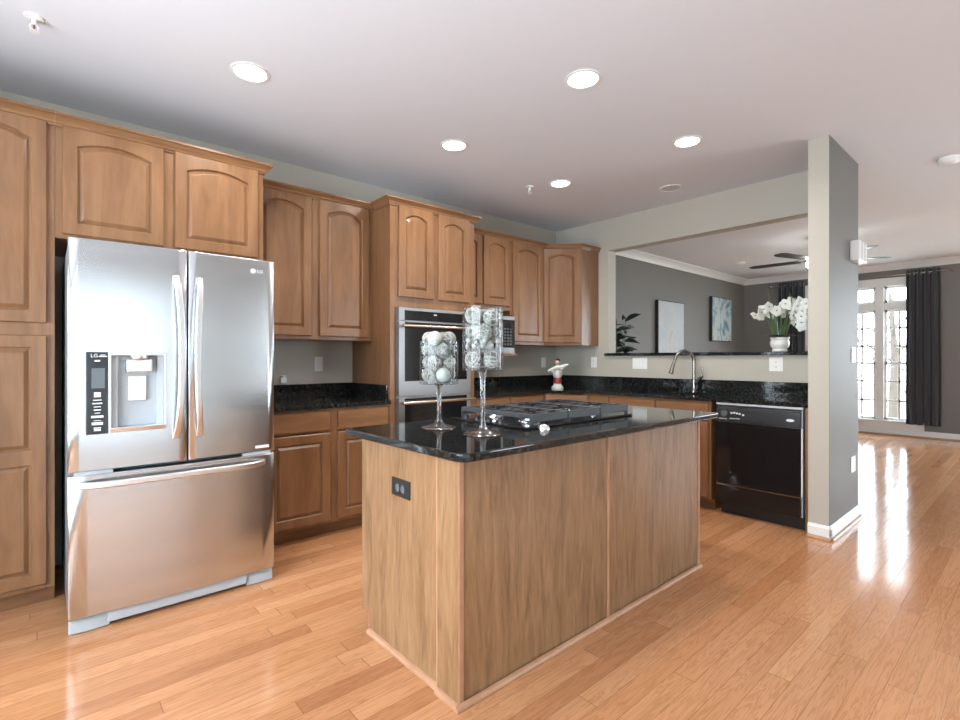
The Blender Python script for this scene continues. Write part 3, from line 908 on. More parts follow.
obj('handle', mb.loops(rows), M['steel_handle'], fd, bevel=.004, smooth=True)
# dispenser
dp = obj('control_panel', MB(Mx).box(.152, .232, .888, 1.258, -.008, .003), M['black_gloss'], ld, bevel=.002)
obj('display', MB(Mx).box(.172, .220, 1.095, 1.185, .0032, .0038), M['display'], dp)
text_mesh('logo', 'LG', .022, frame((.182, ry - .0035, 1.241), FX), M['label_white'], dp)
mb = MB(Mx)
for k, (z, w_, h_) in enumerate(((1.236, .030, .004), (1.243, .02, .003), (1.215, .02, .007), (1.055, .024, .022), (1.040, .03, .0035), (1.024, .036, .005), (1.010, .026, .003), (.995, .026, .005), (.982, .02, .003), (.962, .044, .010), (.948, .026, .003), (.930, .040, .012), (.915, .026, .004), (.903, .024, .009))):
    xc = .213 if k < 2 else .193
    obj('icon', MB(Mx).box(xc - w_ / 2, xc + w_ / 2, z, z + h_, .0031, .0036), M['label_white'], dp)
mb = MB(Mx)
a0, a1, z0, z1 = HOLE
mb.box(a0 - .004, a0 + .004, z0 - .012, z1 + .012, -.05, .004); mb.box(a1 - .004, a1 + .004, z0 - .012, z1 + .012, -.05, .004)
mb.box(a0, a1, z1 - .002, z1 + .012, -.05, .005)
obj('recess_frame', mb, M['steel_handle'], ld, bevel=.002)
obj('recess', MB(Mx).box(a0 + .004, a1 - .004, z0, z1, -.059, -.054).box(a0 + .0045, a0 + .03, z0, z1, -.054, -.02).box(a1 - .03, a1 - .0045, z0, z1, -.054, -.02), M['grey_plastic'], ld, bevel=.004)
mb = MB(Mx); rows = []
for k in range(9):
    s = k / 8; x = a0 - .004 + s * (a1 - a0 + .008); b = .006 + .010 * (1 - (2 * s - 1) ** 2)
    rows.append([(x, z0 - .014, -.05), (x, z0 + .006, -.05), (x, z0 + .006, b), (x, z0 - .014, b - .004)])
obj('drip_tray', mb.loops(rows), M['steel_handle'], ld, bevel=.002, smooth=True)
obj('ice_chute', MB(Mx).box(.300, .402, 1.165, 1.225, -.053, .012).tube([(.35, 1.225, -.01), (.35, 1.247, -.01)], .035, 16), M['steel_handle'], ld, bevel=.006)
obj('paddle', MB(Mx).box(.312, .382, 1.03, 1.145, -.053, -.035), M['white_plastic'], ld, bevel=.004)
# badge, trim, base
mb = MB(Mx); mb.cyl((.862, 1.700, -.016), (.862, 1.700, -.0045), .013, 20); obj('logo_disc', mb, M['label_white'], rd, smooth=True)
text_mesh('logo', 'LG', .026, frame((.897, ry + .0068, 1.700), FX), M['label_white'], rd)
obj('badge', MB(Mx).box(.875, .945, .742, .756, -.016, -.0075), M['label_white'], rd)
mb = MB().box(rx0 + .02, rx1 - .02, 2.90, 2.92, .708, .72); obj('gasket', mb, M['gap'], fr_)
for a in (rx0 + .02, rx1 - .16): obj('hinge', MB(Mx).box(a, a + .14, .7065, .7215, -.06, -.02), M['grey_plastic'], fr_)
obj('base_grille', MB(Mx).box(rx0 + .14, rx1 - .14, .018, .066, -.05, -.022), M['grey_plastic'], fr_, bevel=.006)
for a, b in ((rx0 + .002, rx0 + .15), (rx1 - .14, rx1 - .002)):
    mb = MB(Mx); rows = []
    for k in range(9):
        s = k / 8; x = a + (b - a) * s; q_ = math.sin(PI * min(1, .15 + s * .7 if a < .3 else .15 + (1 - s) * .7))
        rows.append([(x, .002, -.07), (x, .064, -.07), (x, .064, -.05), (x, .045, -.045 + .012 * q_), (x, .002, -.043 + .014 * q_)])
    obj('foot_cover', mb.loops(rows), M['grey_plastic'], fr_, bevel=.004)

# ------------------------------------------------------------------ island
ix0, ix1, iy0, iy1 = 1.10, 2.93, 1.363, 2.085
il = thing('kitchen_island', 'wood veneer kitchen island with plain panels in the middle of the room', 'island', (2.0, 1.7, 0))
mb = MB()
mb.box(ix0 + .012, ix0 + .03, iy0 + .13, iy1, .09, .884); mb.box(ix0 + .012, ix0 + .03, iy0 + .13, iy1 - .07, .002, .09)
obj('end_panel', mb, M['veneer'], il)
obj('corner_stile', MB().box(ix0, ix0 + .02, iy0 + .006, iy0 + .128, .002, .884), M['veneer'], il, bevel=.002)
obj('front_panel', MB().box(ix0 + .024, 1.998, iy0 + .006, iy0 + .022, .002, .884).box(2.012, ix1 - .02, iy0 + .006, iy0 + .022, .002, .884), M['veneer'], il)
obj('far_end_panel', MB().box(ix1 - .018, ix1 - .002, iy0 + .024, iy1, .09, .884).box(ix1 - .018, ix1 - .002, iy0 + .024, iy1 - .07, .002, .09), M['veneer'], il)
for x0, x1 in ((ix0 + .001, ix0 + .023), (1.999, 2.011), (ix1 - .019, ix1)):
    obj('edge_strip', MB().box(x0, x1, iy0, iy0 + .005 + (.017 if x0 > 1.9 else 0), .002, .884), M['bead'], il, bevel=.002)
obj('toe_kick', MB().box(ix0 + .031, ix1 - .019, iy1 - .085, iy1 - .07, .002, .09), M['maple_h'], il)
Mx = frame((ix1 - .02, iy1, 0), (-1, 0, 0)); W = ix1 - ix0 - .052
obj('face_frame', MB(Mx).box(0, W, .09, .125, -.02, 0).box(0, W, .72, .74, -.02, 0).box(0, W, .865, .884, -.02, 0).box(0, .03, .125, .72, -.02, 0).box(W / 2 - .03, W / 2 + .03, .125, .72, -.02, 0).box(W - .03, W, .125, .72, -.02, 0), M['maple'], il)
obj('floor_panel', MB().box(ix0 + .031, ix1 - .019, iy0 + .03, iy1 - .03, .095, .11), M['maple_h'], il)
for u, w_ in ((.02, W / 2 - .045), (W / 2 + .025, W / 2 - .045)): drawer(il, Mx, u, .735, w_, .132); door(il, Mx, u, .112, w_, .605)
def quarter(p, q, o, nm='base_bead'):
    p, q, o = Vector((*p, 0)), Vector((*q, 0)), Vector((*o, 0))
    prof = [(0, .001), (.018, .001), (.0175, .008), (.013, .015), (.006, .019), (0, .02)]
    obj(nm, MB().loops([[tuple(e + o * a + Vector((0, 0, b))) for a, b in prof] for e in (p, q)]), M['bead'], il)
obj('edge_strip', MB().box(ix0 + .002, ix0 + .011, iy0 + .129, iy0 + .137, .022, .884), M['bead'], il, bevel=.002)
quarter((ix0 + .012, iy1 - .07), (ix0 + .012, iy0 + .129), (-1, 0)); quarter((ix0, iy0 + .125), (ix0, iy0), (-1, 0)); quarter((ix0 - .018, iy0), (ix1, iy0), (0, -1))
obj('edge_strip', MB().box(ix0 + .008, ix0 + .028, iy1 - .072, iy1 - .066, .02, .09), M['bead'], il)

tx0, tx1, ty0, ty1 = 1.032, 2.962, 1.262, 2.10
mb = MB(); pts = []
for cx_, cy_, a0 in ((tx0, ty0, 180), (tx1, ty0, 270), (tx1, ty1, 0), (tx0, ty1, 90)):
    r = .045 if (cx_ == tx0 and cy_ == ty0) else .02
    ox, oy = cx_ + (r if cx_ == tx0 else -r), cy_ + (r if cy_ == ty0 else -r)
    for k in range(7): a = R(a0 + 15 * k); pts.append((ox + r * math.cos(a), oy + r * math.sin(a)))
ic = thing('island_countertop', 'polished black granite slab on top of the island', 'countertop', (2, 1.68, .884))
obj('slab', mb.prism(pts, .8845, .914), M['granite'], ic, bevel=.006, seg=3)

# ------------------------------------------------------------------ cooktop
ck = thing('gas_cooktop', 'black gas cooktop with cast iron grates set on the island counter', 'cooktop', (2.03, 1.77, .914))
c0, c1, d0, d1 = 1.600, 2.452, 1.515, 2.045
obj('base', MB().box(c0, c1, d0, d1, .9145, .924), M['black_gloss'], ck, bevel=.004)
for bx_, by_, r in ((1.782, 1.66, .045), (1.782, 1.90, .036), (2.044, 1.78, .056), (2.305, 1.66, .038), (2.305, 1.90, .045)):
    bn = obj('burner', MB().lathe([(.001, 0), (r * 1.25, 0), (r * 1.2, .008), (r, .012), (r, .02), (.001, .02)], (bx_, by_, .9242), 24), M['chrome'], ck, smooth=True)
    obj('burner_cap', MB().lathe([(.001, 0), (r * .92, 0), (r * .9, .006), (.001, .008)], (bx_, by_, .9445), 24), M['iron'], bn, smooth=True)
gx = [1.652, 1.913, 2.174, 2.435]
for a, b in zip(gx, gx[1:]):
    a += .002; b -= .002; y0, y1 = 1.532, 2.03; zt = .976; mb = MB()
    for q0, q1 in ((y0, y0 + .014), (y1 - .014, y1)): mb.box(a, b, q0, q1, .938, zt)
    for q0, q1 in ((a, a + .012), (b - .012, b)): mb.box(q0, q1, y0 + .014, y1 - .014, .955, zt)
    for px in (a, b - .016):
        for py in (y0, y1 - .016): mb.box(px, px + .016, py, py + .016, .9245, .938)
    ym = (y0 + y1) / 2; mb.box(a + .012, b - .012, ym - .006, ym + .006, .96, zt)
    for yy in (y0 + .075, y0 + .175, y1 - .175, y1 - .075):
        mb.box(a + .012, a + .085, yy - .005, yy + .005, .962, zt); mb.box(b - .085, b - .012, yy - .005, yy + .005, .962, zt)
    for q0, q1 in ((y0 + .014, y0 + .09), (ym - .085, ym - .006), (ym + .006, ym + .085), (y1 - .09, y1 - .014)):
        mb.box((a + b) / 2 - .005, (a + b) / 2 + .005, q0, q1, .962, zt)
    obj('grate', mb, M['iron'], ck, bevel=.003)
kb = thing('control_knob', 'small domed chrome knob on the island counter in front of the cooktop', 'knob', (1.675, 1.478, .914))
obj('dome', MB().lathe([(.001, 0), (.026, 0), (.026, .006), (.021, .017), (.011, .023), (.001, .024)], (1.675, 1.478, .9146), 24), M['chrome'], kb, smooth=True)
for k in range(4):
    obj('knob', MB().lathe([(.001, 0), (.016, 0), (.015, .014), (.010, .02), (.001, .021)], (1.626, 1.70 + .085 * k, .9242), 20), M['black_satin'], ck, smooth=True)

# ------------------------------------------------------------------ vases and their balls
def wicker(r, seed, name='woven_ball', rings=16):
    rnd_ = random.Random(seed); mb = MB()
    mb.sphere((0, 0, 0), r * .86, 14, 9)
    for f in mb.bm.faces: f.material_index = 1
    for k in range(rings):
        ax = Vector((rnd_.gauss(0, 1), rnd_.gauss(0, 1), rnd_.gauss(0, 1))).normalized()
        rot = ax.to_track_quat('Z', 'Y').to_matrix()
        off = (rnd_.random() - .5) * r * 1.0
        rr_ = math.sqrt(max((r * .93) ** 2 - off * off, 1e-6))
        n0 = len(mb.bm.faces); mb.torus(ax * off, rot, rr_, r * .06, 24, 5)
    o = obj(name, mb, [M['fibre'], M['fibre_dark']], None, smooth=True)
    return o


def vase(name, label, x, y, rb, zb, zt, rfoot):
    v_ = thing(name, label, 'vase', (x, y, .914))
    z = .9145; H_ = zb - z
    prof = [(.001, 0), (rfoot * .97, 0), (rfoot, .0015), (rfoot * .97, .003), (rfoot * .75, .007), (rfoot * .4, .016), (.017, .028), (.001, .0285)]
    obj('foot', MB().lathe(prof, (x, y, z), 40), M['foot_glass'], v_, smooth=True)
    prof = [(.001, .029), (.0155, .029), (.0105, .05), (.009, H_ * .55), (.011, H_ * .85), (.017, H_ - .004), (.022, H_ - .0005), (.001, H_ - .0005)]
    obj('stem', MB().lathe(prof, (x, y, z), 32), M['glass'], v_, smooth=True)
    h = zt - zb; t_ = .0035
    prof = [(.001, 0), (rb * .96, 0), (rb, .004), (rb, h - .001), (rb - t_ / 2, h), (rb - t_, h - .001), (rb - t_, .012), (rb - t_ - .003, .008), (.001, .008)]
    obj('bowl', MB().lathe(prof, (x, y, zb), 48), M['thin_glass'], v_, smooth=True)
    return v_


vx1, vy1, vx2, vy2 = 1.362, 1.832, 1.381, 1.553
vase('stemmed_vase', 'short stemmed glass vase filled with pale woven balls on the island', vx1, vy1, .088, 1.113, 1.308, .079)
vase('stemmed_vase', 'tall stemmed glass vase filled with woven balls and pebbles on the island', vx2, vy2, .085, 1.178, 1.442, .083)
protos = {}
def ball(kind, r, loc, label, group):
    key = (kind, r)
    if key not in protos:
        if kind == 's': o = obj('decorative_ball', MB().sphere((0, 0, 0), r, 20, 12), M['smooth_ball'], None, smooth=True)
        elif kind == 'p': o = obj('pebble', MB().sphere((0, 0, 0), r, 12, 8, (1.15, 1, .85)), M['pebble'], None, smooth=True)
        else: o = wicker(r, hash(kind) % 97 + int(r * 1e4), 'woven_ball', 15)
        protos[key] = o
    else:
        o = protos[key].copy(); sc.collection.objects.link(o)
    o.location = loc; o.rotation_euler = (random.random() * 6, random.random() * 6, random.random() * 6)
    tag(o, label, 'ball' if kind != 'p' else 'pebble', group)
va = math.atan2(-vy1, -vx1)      # direction towards the viewer
rows_ = ['bottom', 'second', 'third', 'top']; side = ['front', 'right side', 'back', 'left side']; side2 = ['front right', 'back right', 'back left', 'front left']
for L_ in range(4):
    for k in range(4):
        a = va + .4 + k * PI / 2 + (PI / 4 if L_ % 2 else 0)
        z = 1.1218 + .0335 + L_ * .0545
        kind = 's' if (L_, k) in ((0, 0), (3, 3)) else 'abc'[(L_ + k) % 3]
        nm = (side2 if L_ % 2 else side)[k]
        ball(kind, .0325, (vx1 + .0485 * math.cos(a), vy1 + .0485 * math.sin(a), z), f"{'smooth' if kind == 's' else 'woven'} pale ball at the {nm} of the {rows_[L_]} layer in the short vase", 'balls in the short vase')
va = math.atan2(-vy2, -vx2)
names = [['front right', 'back', 'front left'], ['front', 'back right', 'back left'], ['front right', 'back', 'front left']]
for L_, z in enumerate((1.2245, 1.335, 1.399)):
    for k in range(3):
        a = va + k * 2 * PI / 3 + (0 if L_ == 1 else PI / 3)
        ball('abc'[(L_ * 2 + k) % 3], .0368, (vx2 + .0434 * math.cos(a), vy2 + .0434 * math.sin(a), z + (.003 * k if L_ == 2 else 0)),
             f"large woven grey-white ball at the {names[L_][k]} of the {['bottom', 'upper', 'topmost'][L_]} layer in the tall vase", 'large balls in the tall vase')
for i in range(22):
    a = va + (i - 5) * .58 + .1 * (i % 2); rr_ = .064 if i < 11 else .034
    if i >= 11: a = va + (i - 11) * .9
    ball('p', .0118, (vx2 + rr_ * math.cos(a), vy2 + rr_ * math.sin(a), 1.279 + .021 * (i % 2) * (1 if i < 11 else .6) - (0 if i < 11 else -.002)), 'small pale pebble in the middle layer of the tall vase', 'pebbles in the tall vase')

# ------------------------------------------------------------------ outlets and switches
def plate(name, label, cat, Mx, w, h, kind, n=1, mat_=None, body='white_plastic'):
    """Mx: frame at plate centre on the wall"""
    o = thing(name, label, cat, tuple(Mx.translation))
    obj('plate', MB(Mx).box(-w / 2, w / 2, -h / 2, h / 2, .0005, .006), M[body], o, bevel=.002)
    for i in range(n):
        u = (i - (n - 1) / 2) * .046
        if kind == 'switch':
            obj('rocker', MB(Mx).box(u - .016, u + .016, -.033, .033, .0062, .009), M[body], o, bevel=.001)
        else:
            for s in (-1, 1):
                ho = w > h
                cu, cv = (s * .02, 0) if ho else (u, s * .02)
                q_ = obj('receptacle', MB(Mx).cyl((cu, cv, .0062), (cu, cv, .0085), .0155, 18), M[body if body != 'black_satin' else 'display'], o)
                obj('slot', MB(Mx).box(cu - .007, cu - .005, cv - .003, cv + .006, .0086, .009).box(cu + .005, cu + .007, cv - .003, cv + .006, .0086, .009).box(cu - .002, cu + .002, cv - .010, cv - .006, .0086, .009), M['black'], q_)
    return o
plate('wall_switch', 'white switch plate on the wall left of the oven tower', 'switch', frame((1.688, YA, 1.183), FX), .072, .116, 'switch')
plate('wall_outlet', 'white wall plate left of the figurine, under the corner cabinet', 'outlet', frame((4.415, YA, 1.18), FX), .072, .116, 'switch')
plate('wall_outlet', 'white outlet on the wall below the right side of the corner cabinet', 'outlet', frame((XB, 3.352, 1.183), FB), .074, .118, 'outlet')
plate('wall_switch', 'white triple switch plate on the wall left of the faucet', 'switch', frame((XB, 2.783, 1.176), FB), .165, .118, 'switch', 3)
plate('wall_outlet', 'white outlet on the wall below the potted flowers', 'outlet', frame((XB, 1.512, 1.178), FB), .105, .118, 'outlet')
plate('wall_switch', 'white switch plate on the grey side of the wall end', 'switch', frame((4.62, YS0, 1.255), FX), .115, .116, 'switch', 2)
plate('wall_outlet', 'white blank outlet plate low on the grey side of the wall end', 'outlet', frame((4.61, YS0, .43), FX), .115, .116, 'outlet')
plate('island_outlet', 'dark outlet on the end panel of the island', 'outlet', frame((ix0 + .012, 1.752, .698), FB), .135, .075, 'outlet', 1, body='black_satin')
# plug-in beside the refrigerator
mb = MB().box(1.375, 1.42, YA - .045, YA - .001, 1.04, 1.085).box(1.385, 1.41, YA - .05, YA - .02, 1.085, 1.10)
tag(obj('plug_in', mb, M['white_plastic'], bevel=.006), 'small white plug-in peeking out at the right edge of the refrigerator', 'plug')
# door chime on the wall end
dc = thing('door_chime', 'white boxy door chime high on the grey side of the wall end', 'chime', (4.65, YS0, 2.03))
obj('body', MB().box(4.53, 4.765, YS0 - .058, YS0 - .001, 1.955, 2.105), M['white_plastic'], dc, bevel=.006)
mb = MB()
for k in range(2): mb.box(4.60 + .09 * k, 4.61 + .09 * k, YS0 - .0605, YS0 - .0582, 1.96, 2.10)
obj('grille', mb, M['grey_plastic'], dc)

# ------------------------------------------------------------------ figurine on the counter
gx_, gy_ = 4.07, 3.40
fg = thing('figurine', 'small white and red figurine with dark hair in the counter corner', 'figurine', (gx_, gy_, .914))
obj('base', MB().lathe([(.001, 0), (.062, 0), (.06, .02), (.045, .03), (.04, .05), (.001, .05)], (gx_, gy_, .9145), 20), M['figure_white'], fg, smooth=True)
obj('skirt', MB().lathe([(.03, .05), (.045, .06), (.04, .10), (.03, .115), (.001, .115)], (gx_, gy_, .9145), 16), M['red'], fg, smooth=True)
obj('torso', MB().lathe([(.036, .11), (.052, .14), (.056, .18), (.045, .215), (.02, .23), (.014, .245), (.001, .245)], (gx_, gy_, .9145), 18), M['figure_white'], fg, smooth=True)
obj('head', MB().sphere((gx_, gy_, .9145 + .272), .028, 16, 12, (.95, 1, 1.15)), M['pink'], fg, smooth=True)
obj('hair', MB().sphere((gx_ + .006, gy_ + .002, .9145 + .292), .027, 16, 12, (1, 1, .75)), M['black'], fg, smooth=True)
uu = Vector((.75, -.66, 0))
mb = MB()
for s, dz in ((-1, -.035), (1, .025)):
    p0 = Vector((gx_, gy_, 1.125)); mb.tube([p0 + uu * (.035 * s), p0 + uu * (.085 * s) + Vector((-.02, -.02, dz)), p0 + uu * (.035 * s) + Vector((-.06, -.05, dz * .3 - .02))], [.018, .018, .012], 10)
obj('arm', mb, M['figure_white'], fg, smooth=True)
p0 = Vector((gx_, gy_, 1.128)) + Vector((-.045, -.04, 0))
mb = MB().tube([p0 - uu * .10 + Vector((0, 0, -.03)), p0 - uu * .03 + Vector((0, 0, 0)), p0 + uu * .04 + Vector((0, 0, .012)), p0 + uu * .105 + Vector((0, 0, .035))], [.012, .020, .020, .013], 10)
obj('tray', mb, M['figure_white'], fg, smooth=True)

# ------------------------------------------------------------------ flowers on the ledge
ox_, oy_ = 4.715, 1.51; oz = PZ0 + .0305
og = thing('potted_orchid', 'white flowering orchids in a white ceramic pot on the granite ledge', 'plant', (ox_, oy_, oz))
pt = obj('pot', MB().lathe([(.001, 0), (.055, 0), (.058, .012), (.052, .022), (.07, .05), (.073, .075), (.066, .10), (.073, .112), (.072, .12), (.062, .12), (.058, .10), (.001, .10)], (ox_, oy_, oz), 28), M['ceramic'], og, smooth=True)
obj('soil', MB().lathe([(.001, 0), (.057, 0), (.057, .006), (.001, .009)], (ox_, oy_, oz + .1005), 20), M['soil'], pt)
vr = Vector((.75, -.66, 0)); vt_ = Vector((-.66, -.75, 0))
def leaf(p, d, L_, w_, m_, bend=.5, nm='leaf', up=.8):
    mb = MB(); rows = []
    p, d = Vector(p), Vector(d).normalized(); s_ = d.cross(Vector((0, 0, 1)))
    if s_.length < .05: s_ = vr.copy()
    s_.normalize(); n = 9
    for k in range(n):
        s = k / (n - 1); c = p + d * (L_ * s * up) + Vector((0, 0, L_ * (up * 0 + (1 - up) * s) - bend * L_ * s * s))
        w = w_ * math.sin(PI * min(.98, .12 + .86 * s)) ** .8; th = .0012
        rows.append([c - s_ * w + Vector((0, 0, .15 * w)), c + Vector((0, 0, -th)), c + s_ * w + Vector((0, 0, .15 * w)), c + Vector((0, 0, th))])
    return obj(nm, mb.loops(rows), m_, og, smooth=True)
base_p = Vector((ox_, oy_, oz + .105))
for d, L_, w_ in ((-vr + Vector((0, 0, .3)), .14, .022), (-vr * .8 + vt_ * .5 + Vector((0, 0, .2)), .13, .022), (vr + Vector((0, 0, .3)), .15, .02), (vr * .6 + vt_ * .6 + Vector((0, 0, .3)), .12, .02)):
    leaf(base_p + Vector((0, 0, .022)), d, L_ * 1.1, w_ * 1.1, M['leaf_dark'], .3, up=.95)
for k in range(8):
    a = -.34 + .09 * k
    leaf(base_p + vr * (.012 * (k - 3.5)), vr * a + vt_ * .05 * (k % 3 - 1) + Vector((0, 0, 1)), .22 + .035 * ((k * 5) % 4), .011, M['leaf_green'], .0, up=1)
leaf(base_p - vr * .05, -vr * .12 + Vector((0, 0, 1)), .42, .008, M['leaf_green'], 0, up=1)
stems = [[(-.02, .0), (-.05, .14), (-.09, .235), (-.17, .23)], [(.0, .0), (.02, .18), (.08, .27), (.15, .22), (.19, .12)], [(.02, 0), (.06, .22), (.11, .36), (.17, .30)], [(.0, 0), (.06, .2), (.10, .34), (.08, .40)]]
for st in stems:
    pts = [base_p + vr * a + Vector((0, 0, b)) for a, b in st]
    obj('stem', MB().tube(pts, .003, 6), M['stem'], og, smooth=True)
def flower(c, r):
    mb = MB(); nrm = (vt_ + Vector((random.uniform(-.5, .5), random.uniform(-.5, .5), random.uniform(-.2, .5)))).normalized()
    q = nrm.to_track_quat('Z', 'Y').to_matrix(); a0 = random.random() * 6
    for k in range(5):
        a = a0 + k * 2 * PI / 5; d = Vector((math.cos(a), math.sin(a), 0)); s_ = Vector((-math.sin(a), math.cos(a), 0)); rows = []
        for i in range(6):
            s = i / 5; w = r * .58 * math.sin(PI * min(.97, .15 + .8 * s)); cc_ = d * (r * s) + Vector((0, 0, .25 * r * s * (1 - s)))
            rows.append([c + q @ (cc_ - s_ * w), c + q @ (cc_ + Vector((0, 0, -.001))), c + q @ (cc_ + s_ * w), c + q @ (cc_ + Vector((0, 0, .0015)))])
        mb.loops(rows)
    f = obj('flower', mb, M['petal'], og, smooth=True)
    obj('flower_centre', MB().sphere(c + nrm * .006, r * .12, 8, 6), M['leaf_green'], f, smooth=True)
fl = [(-.20, .20), (-.165, .225), (-.13, .255), (-.10, .23), (-.075, .275), (-.04, .24), (-.15, .20), (-.06, .21), (-.105, .275), (.02, .26), (.05, .30), (.085, .275), (.06, .235), (.11, .32), (.13, .28), (.10, .20), (.135, .23), (.155, .19), (.18, .24), (.16, .14), (.19, .17), (.185, .11), (.17, .32), (.20, .30), (.125, .165), (.03, .215)]
for a, b in fl: flower(base_p + vr * a + vt_ * random.uniform(-.03, .04) + Vector((0, 0, b)), random.uniform(.040, .052))

# ------------------------------------------------------------------ living room: paintings, plant, fan, curtains
def painting(label, x0, x1, z0, z1, m_):
    o = thing('painting', label, 'painting', ((x0 + x1) / 2, YA, z0))
    obj('frame', MB().box(x0 - .006, x1 + .006, YA - .05, YA - .001, z0 - .006, z1 + .006), M['black'], o, bevel=.002)
    obj('canvas', MB().box(x0 + .006, x1 - .006, YA - .052, YA - .0502, z0 + .006, z1 - .006), m_, o)
painting('pale grey abstract canvas on the living room wall, nearer the opening jamb', 6.93, 7.72, 1.20, 2.10, M['canvas_pale'])
painting('blue and white abstract canvas on the living room wall near the far corner', 8.74, 9.53, 1.535, 2.30, M['canvas_blue'])

px_, py_ = 5.37, 3.50
pl = thing('potted_plant', 'dark leafy potted plant on the floor behind the pass-through wall', 'plant', (px_, py_, 0))
p_ = obj('pot', MB().lathe([(.001, 0), (.11, 0), (.14, .27), (.155, .28), (.155, .30), (.13, .30), (.125, .26), (.001, .26)], (px_, py_, .001), 24), M['ceramic'], pl, smooth=True)
obj('soil', MB().lathe([(.001, 0), (.124, 0), (.001, .01)], (px_, py_, .262), 20), M['soil'], p_)
for k in range(4):
    a = k * 1.6; q = [(px_ + .03 * math.cos(a), py_ + .03 * math.sin(a), .27), (px_ + .05 * math.cos(a), py_ + .05 * math.sin(a), .9), (px_ + .08 * math.cos(a), py_ + .08 * math.sin(a), 1.54 + .06 * k)]
    st = obj('stem', MB().tube(q, [.011, .009, .004], 7), M['stem'], pl, smooth=True)
    mb = MB()
    for i in range(22):
        z = .75 + .045 * i * (1 + .03 * k)
        if z > q[2][2] + .02: break
        b_ = i * 2.4 + k; c = Vector(q[1]).lerp(Vector(q[2]), min(1, max(0, (z - .9) / (q[2][2] - .9)))); c.z = z
        d = Vector((math.cos(b_), math.sin(b_), .55 + .3 * math.sin(i * 3.1))).normalized(); s_ = Matrix.Rotation(.5 + i * 1.9, 3, d) @ d.cross(Vector((0, 0, 1))).normalized(); L_ = .24 + .05 * math.sin(i * 1.7); rows = []
        for n_ in range(6):
            s = n_ / 5; e = c + d * (L_ * s) - Vector((0, 0, .10 * s * s)); w = .030 * math.sin(PI * min(.97, .1 + .87 * s))
            rows.append([e - s_ * w, e - Vector((0, 0, .001)), e + s_ * w, e + Vector((0, 0, .002))])
        mb.loops(rows)
    f = obj('foliage', mb, M['leaf_dark'], pl); f['kind'] = 'stuff'

fx0, fy0 = 7.28, 1.90
fn = thing('ceiling_fan', 'ceiling fan with dark blades and a glowing bowl light in the living room', 'fan', (fx0, fy0, CEIL))
obj('canopy', MB().lathe([(.001, 0), (.07, 0), (.065, -.03), (.03, -.055), (.001, -.055)], (fx0, fy0, CEIL - .001), 24), M['nickel'], fn, smooth=True)
obj('downrod', MB().cyl((fx0, fy0, CEIL - .05), (fx0, fy0, CEIL - .19), .012, 12), M['nickel'], fn, smooth=True)
obj('motor', MB().lathe([(.001, 0), (.05, 0), (.11, -.02), (.125, -.06), (.11, -.10), (.06, -.12), (.001, -.12)], (fx0, fy0, CEIL - .18), 28), M['nickel'], fn, smooth=True)
lt = obj('light_bowl', MB().lathe([(.09, 0), (.13, -.01), (.125, -.05), (.08, -.09), (.001, -.105)], (fx0, fy0, CEIL - .31), 28), M['bowl'], fn, smooth=True)
for k in range(5):
    a = R(20 + 72 * k); d = Vector((math.cos(a), math.sin(a), 0)); s_ = Vector((-math.sin(a), math.cos(a), 0)); z = CEIL - .285; rows = []
    for i in range(9):
        s = i / 8; r = .2 + .58 * s; w = .058 + .016 * s - (.03 if i == 8 else 0); c = Vector((fx0, fy0, z)) + d * r
        tl = Vector((0, 0, .07 * w))
        rows.append([c - s_ * w - tl - Vector((0, 0, .004)), c + s_ * w + tl - Vector((0, 0, .004)), c + s_ * w + tl + Vector((0, 0, .004)), c - s_ * w - tl + Vector((0, 0, .004))])
    b_ = obj('blade', MB().loops(rows), M['black_satin'], fn)
    obj('blade_arm', MB().tube([Vector((fx0, fy0, z)) + d * .10, Vector((fx0, fy0, z)) + d * .24], [.014, .02], 8, flat=(1, .35)), M['nickel'], b_)

cr = thing('curtain_rod', 'thin dark metal curtain rod above the living room window', 'curtain rod', (XF - .09, 2.1, 2.56))
RZ = 2.545
obj('rod', MB().cyl((XF - .09, .99, RZ), (XF - .09, 3.36, RZ), .010, 12), M['nickel'], cr, smooth=True)
for y, s in ((.99, -1), (3.36, 1)):
    obj('finial', MB().tube([(XF - .09, y, RZ), (XF - .09, y + s * .02, RZ), (XF - .09, y + s * .05, RZ), (XF - .09, y + s * .085, RZ)], [.010, .012, .024, .006], 12), M['nickel'], cr, smooth=True)
for y in (1.03, 3.32):
    obj('bracket', MB().cyl((XF - .09, y, RZ), (XF - .001, y, RZ), .007, 8), M['nickel'], cr)
def curtain(label, y0, y1, z0):
    o = thing('curtain', label, 'curtain', (XF - .09, (y0 + y1) / 2, z0))
    mb = MB(); N = 72; rows = []
    zs = [z0, z0 + .02, .6, 1.2, 1.8, 2.3, 2.52, 2.60]
    for z in zs:
        fr_pt = []; bk = []
        sp = 1 + .04 * max(0, (1.0 - abs(z - .9)))
        for i in range(N + 1):
            s = i / N; y = (y0 + y1) / 2 + (s - .5) * (y1 - y0) * sp
            w = .034 * math.sin(s * 2 * PI * 4.5) + .006 * math.sin(s * 31 + z * 2)
            fr_pt.append((XF - .09 + w - .0015, y, z)); bk.append((XF - .09 + w + .0015, y, z))
        rows.append(fr_pt + bk[::-1])
    obj('cloth', mb.loops(rows), M['curtain'], o, smooth=True)
    for k in range(8):
        s = (k + .5) / 9 * 1.0 + .055; y = y0 + (y1 - y0) * s
        obj('grommet', MB().torus((XF - .09 + .034 * math.sin(s * 2 * PI * 4.5), y, RZ), Matrix.Rotation(R(90), 3, 'X') @ Matrix.Rotation(R(35 if k % 2 else -35), 3, 'Y'), .026, .005, 18, 6), M['chrome'], o, smooth=True)
curtain('dark charcoal grommet curtain hanging at the right side of the living room window', 1.075, 1.475, .20)
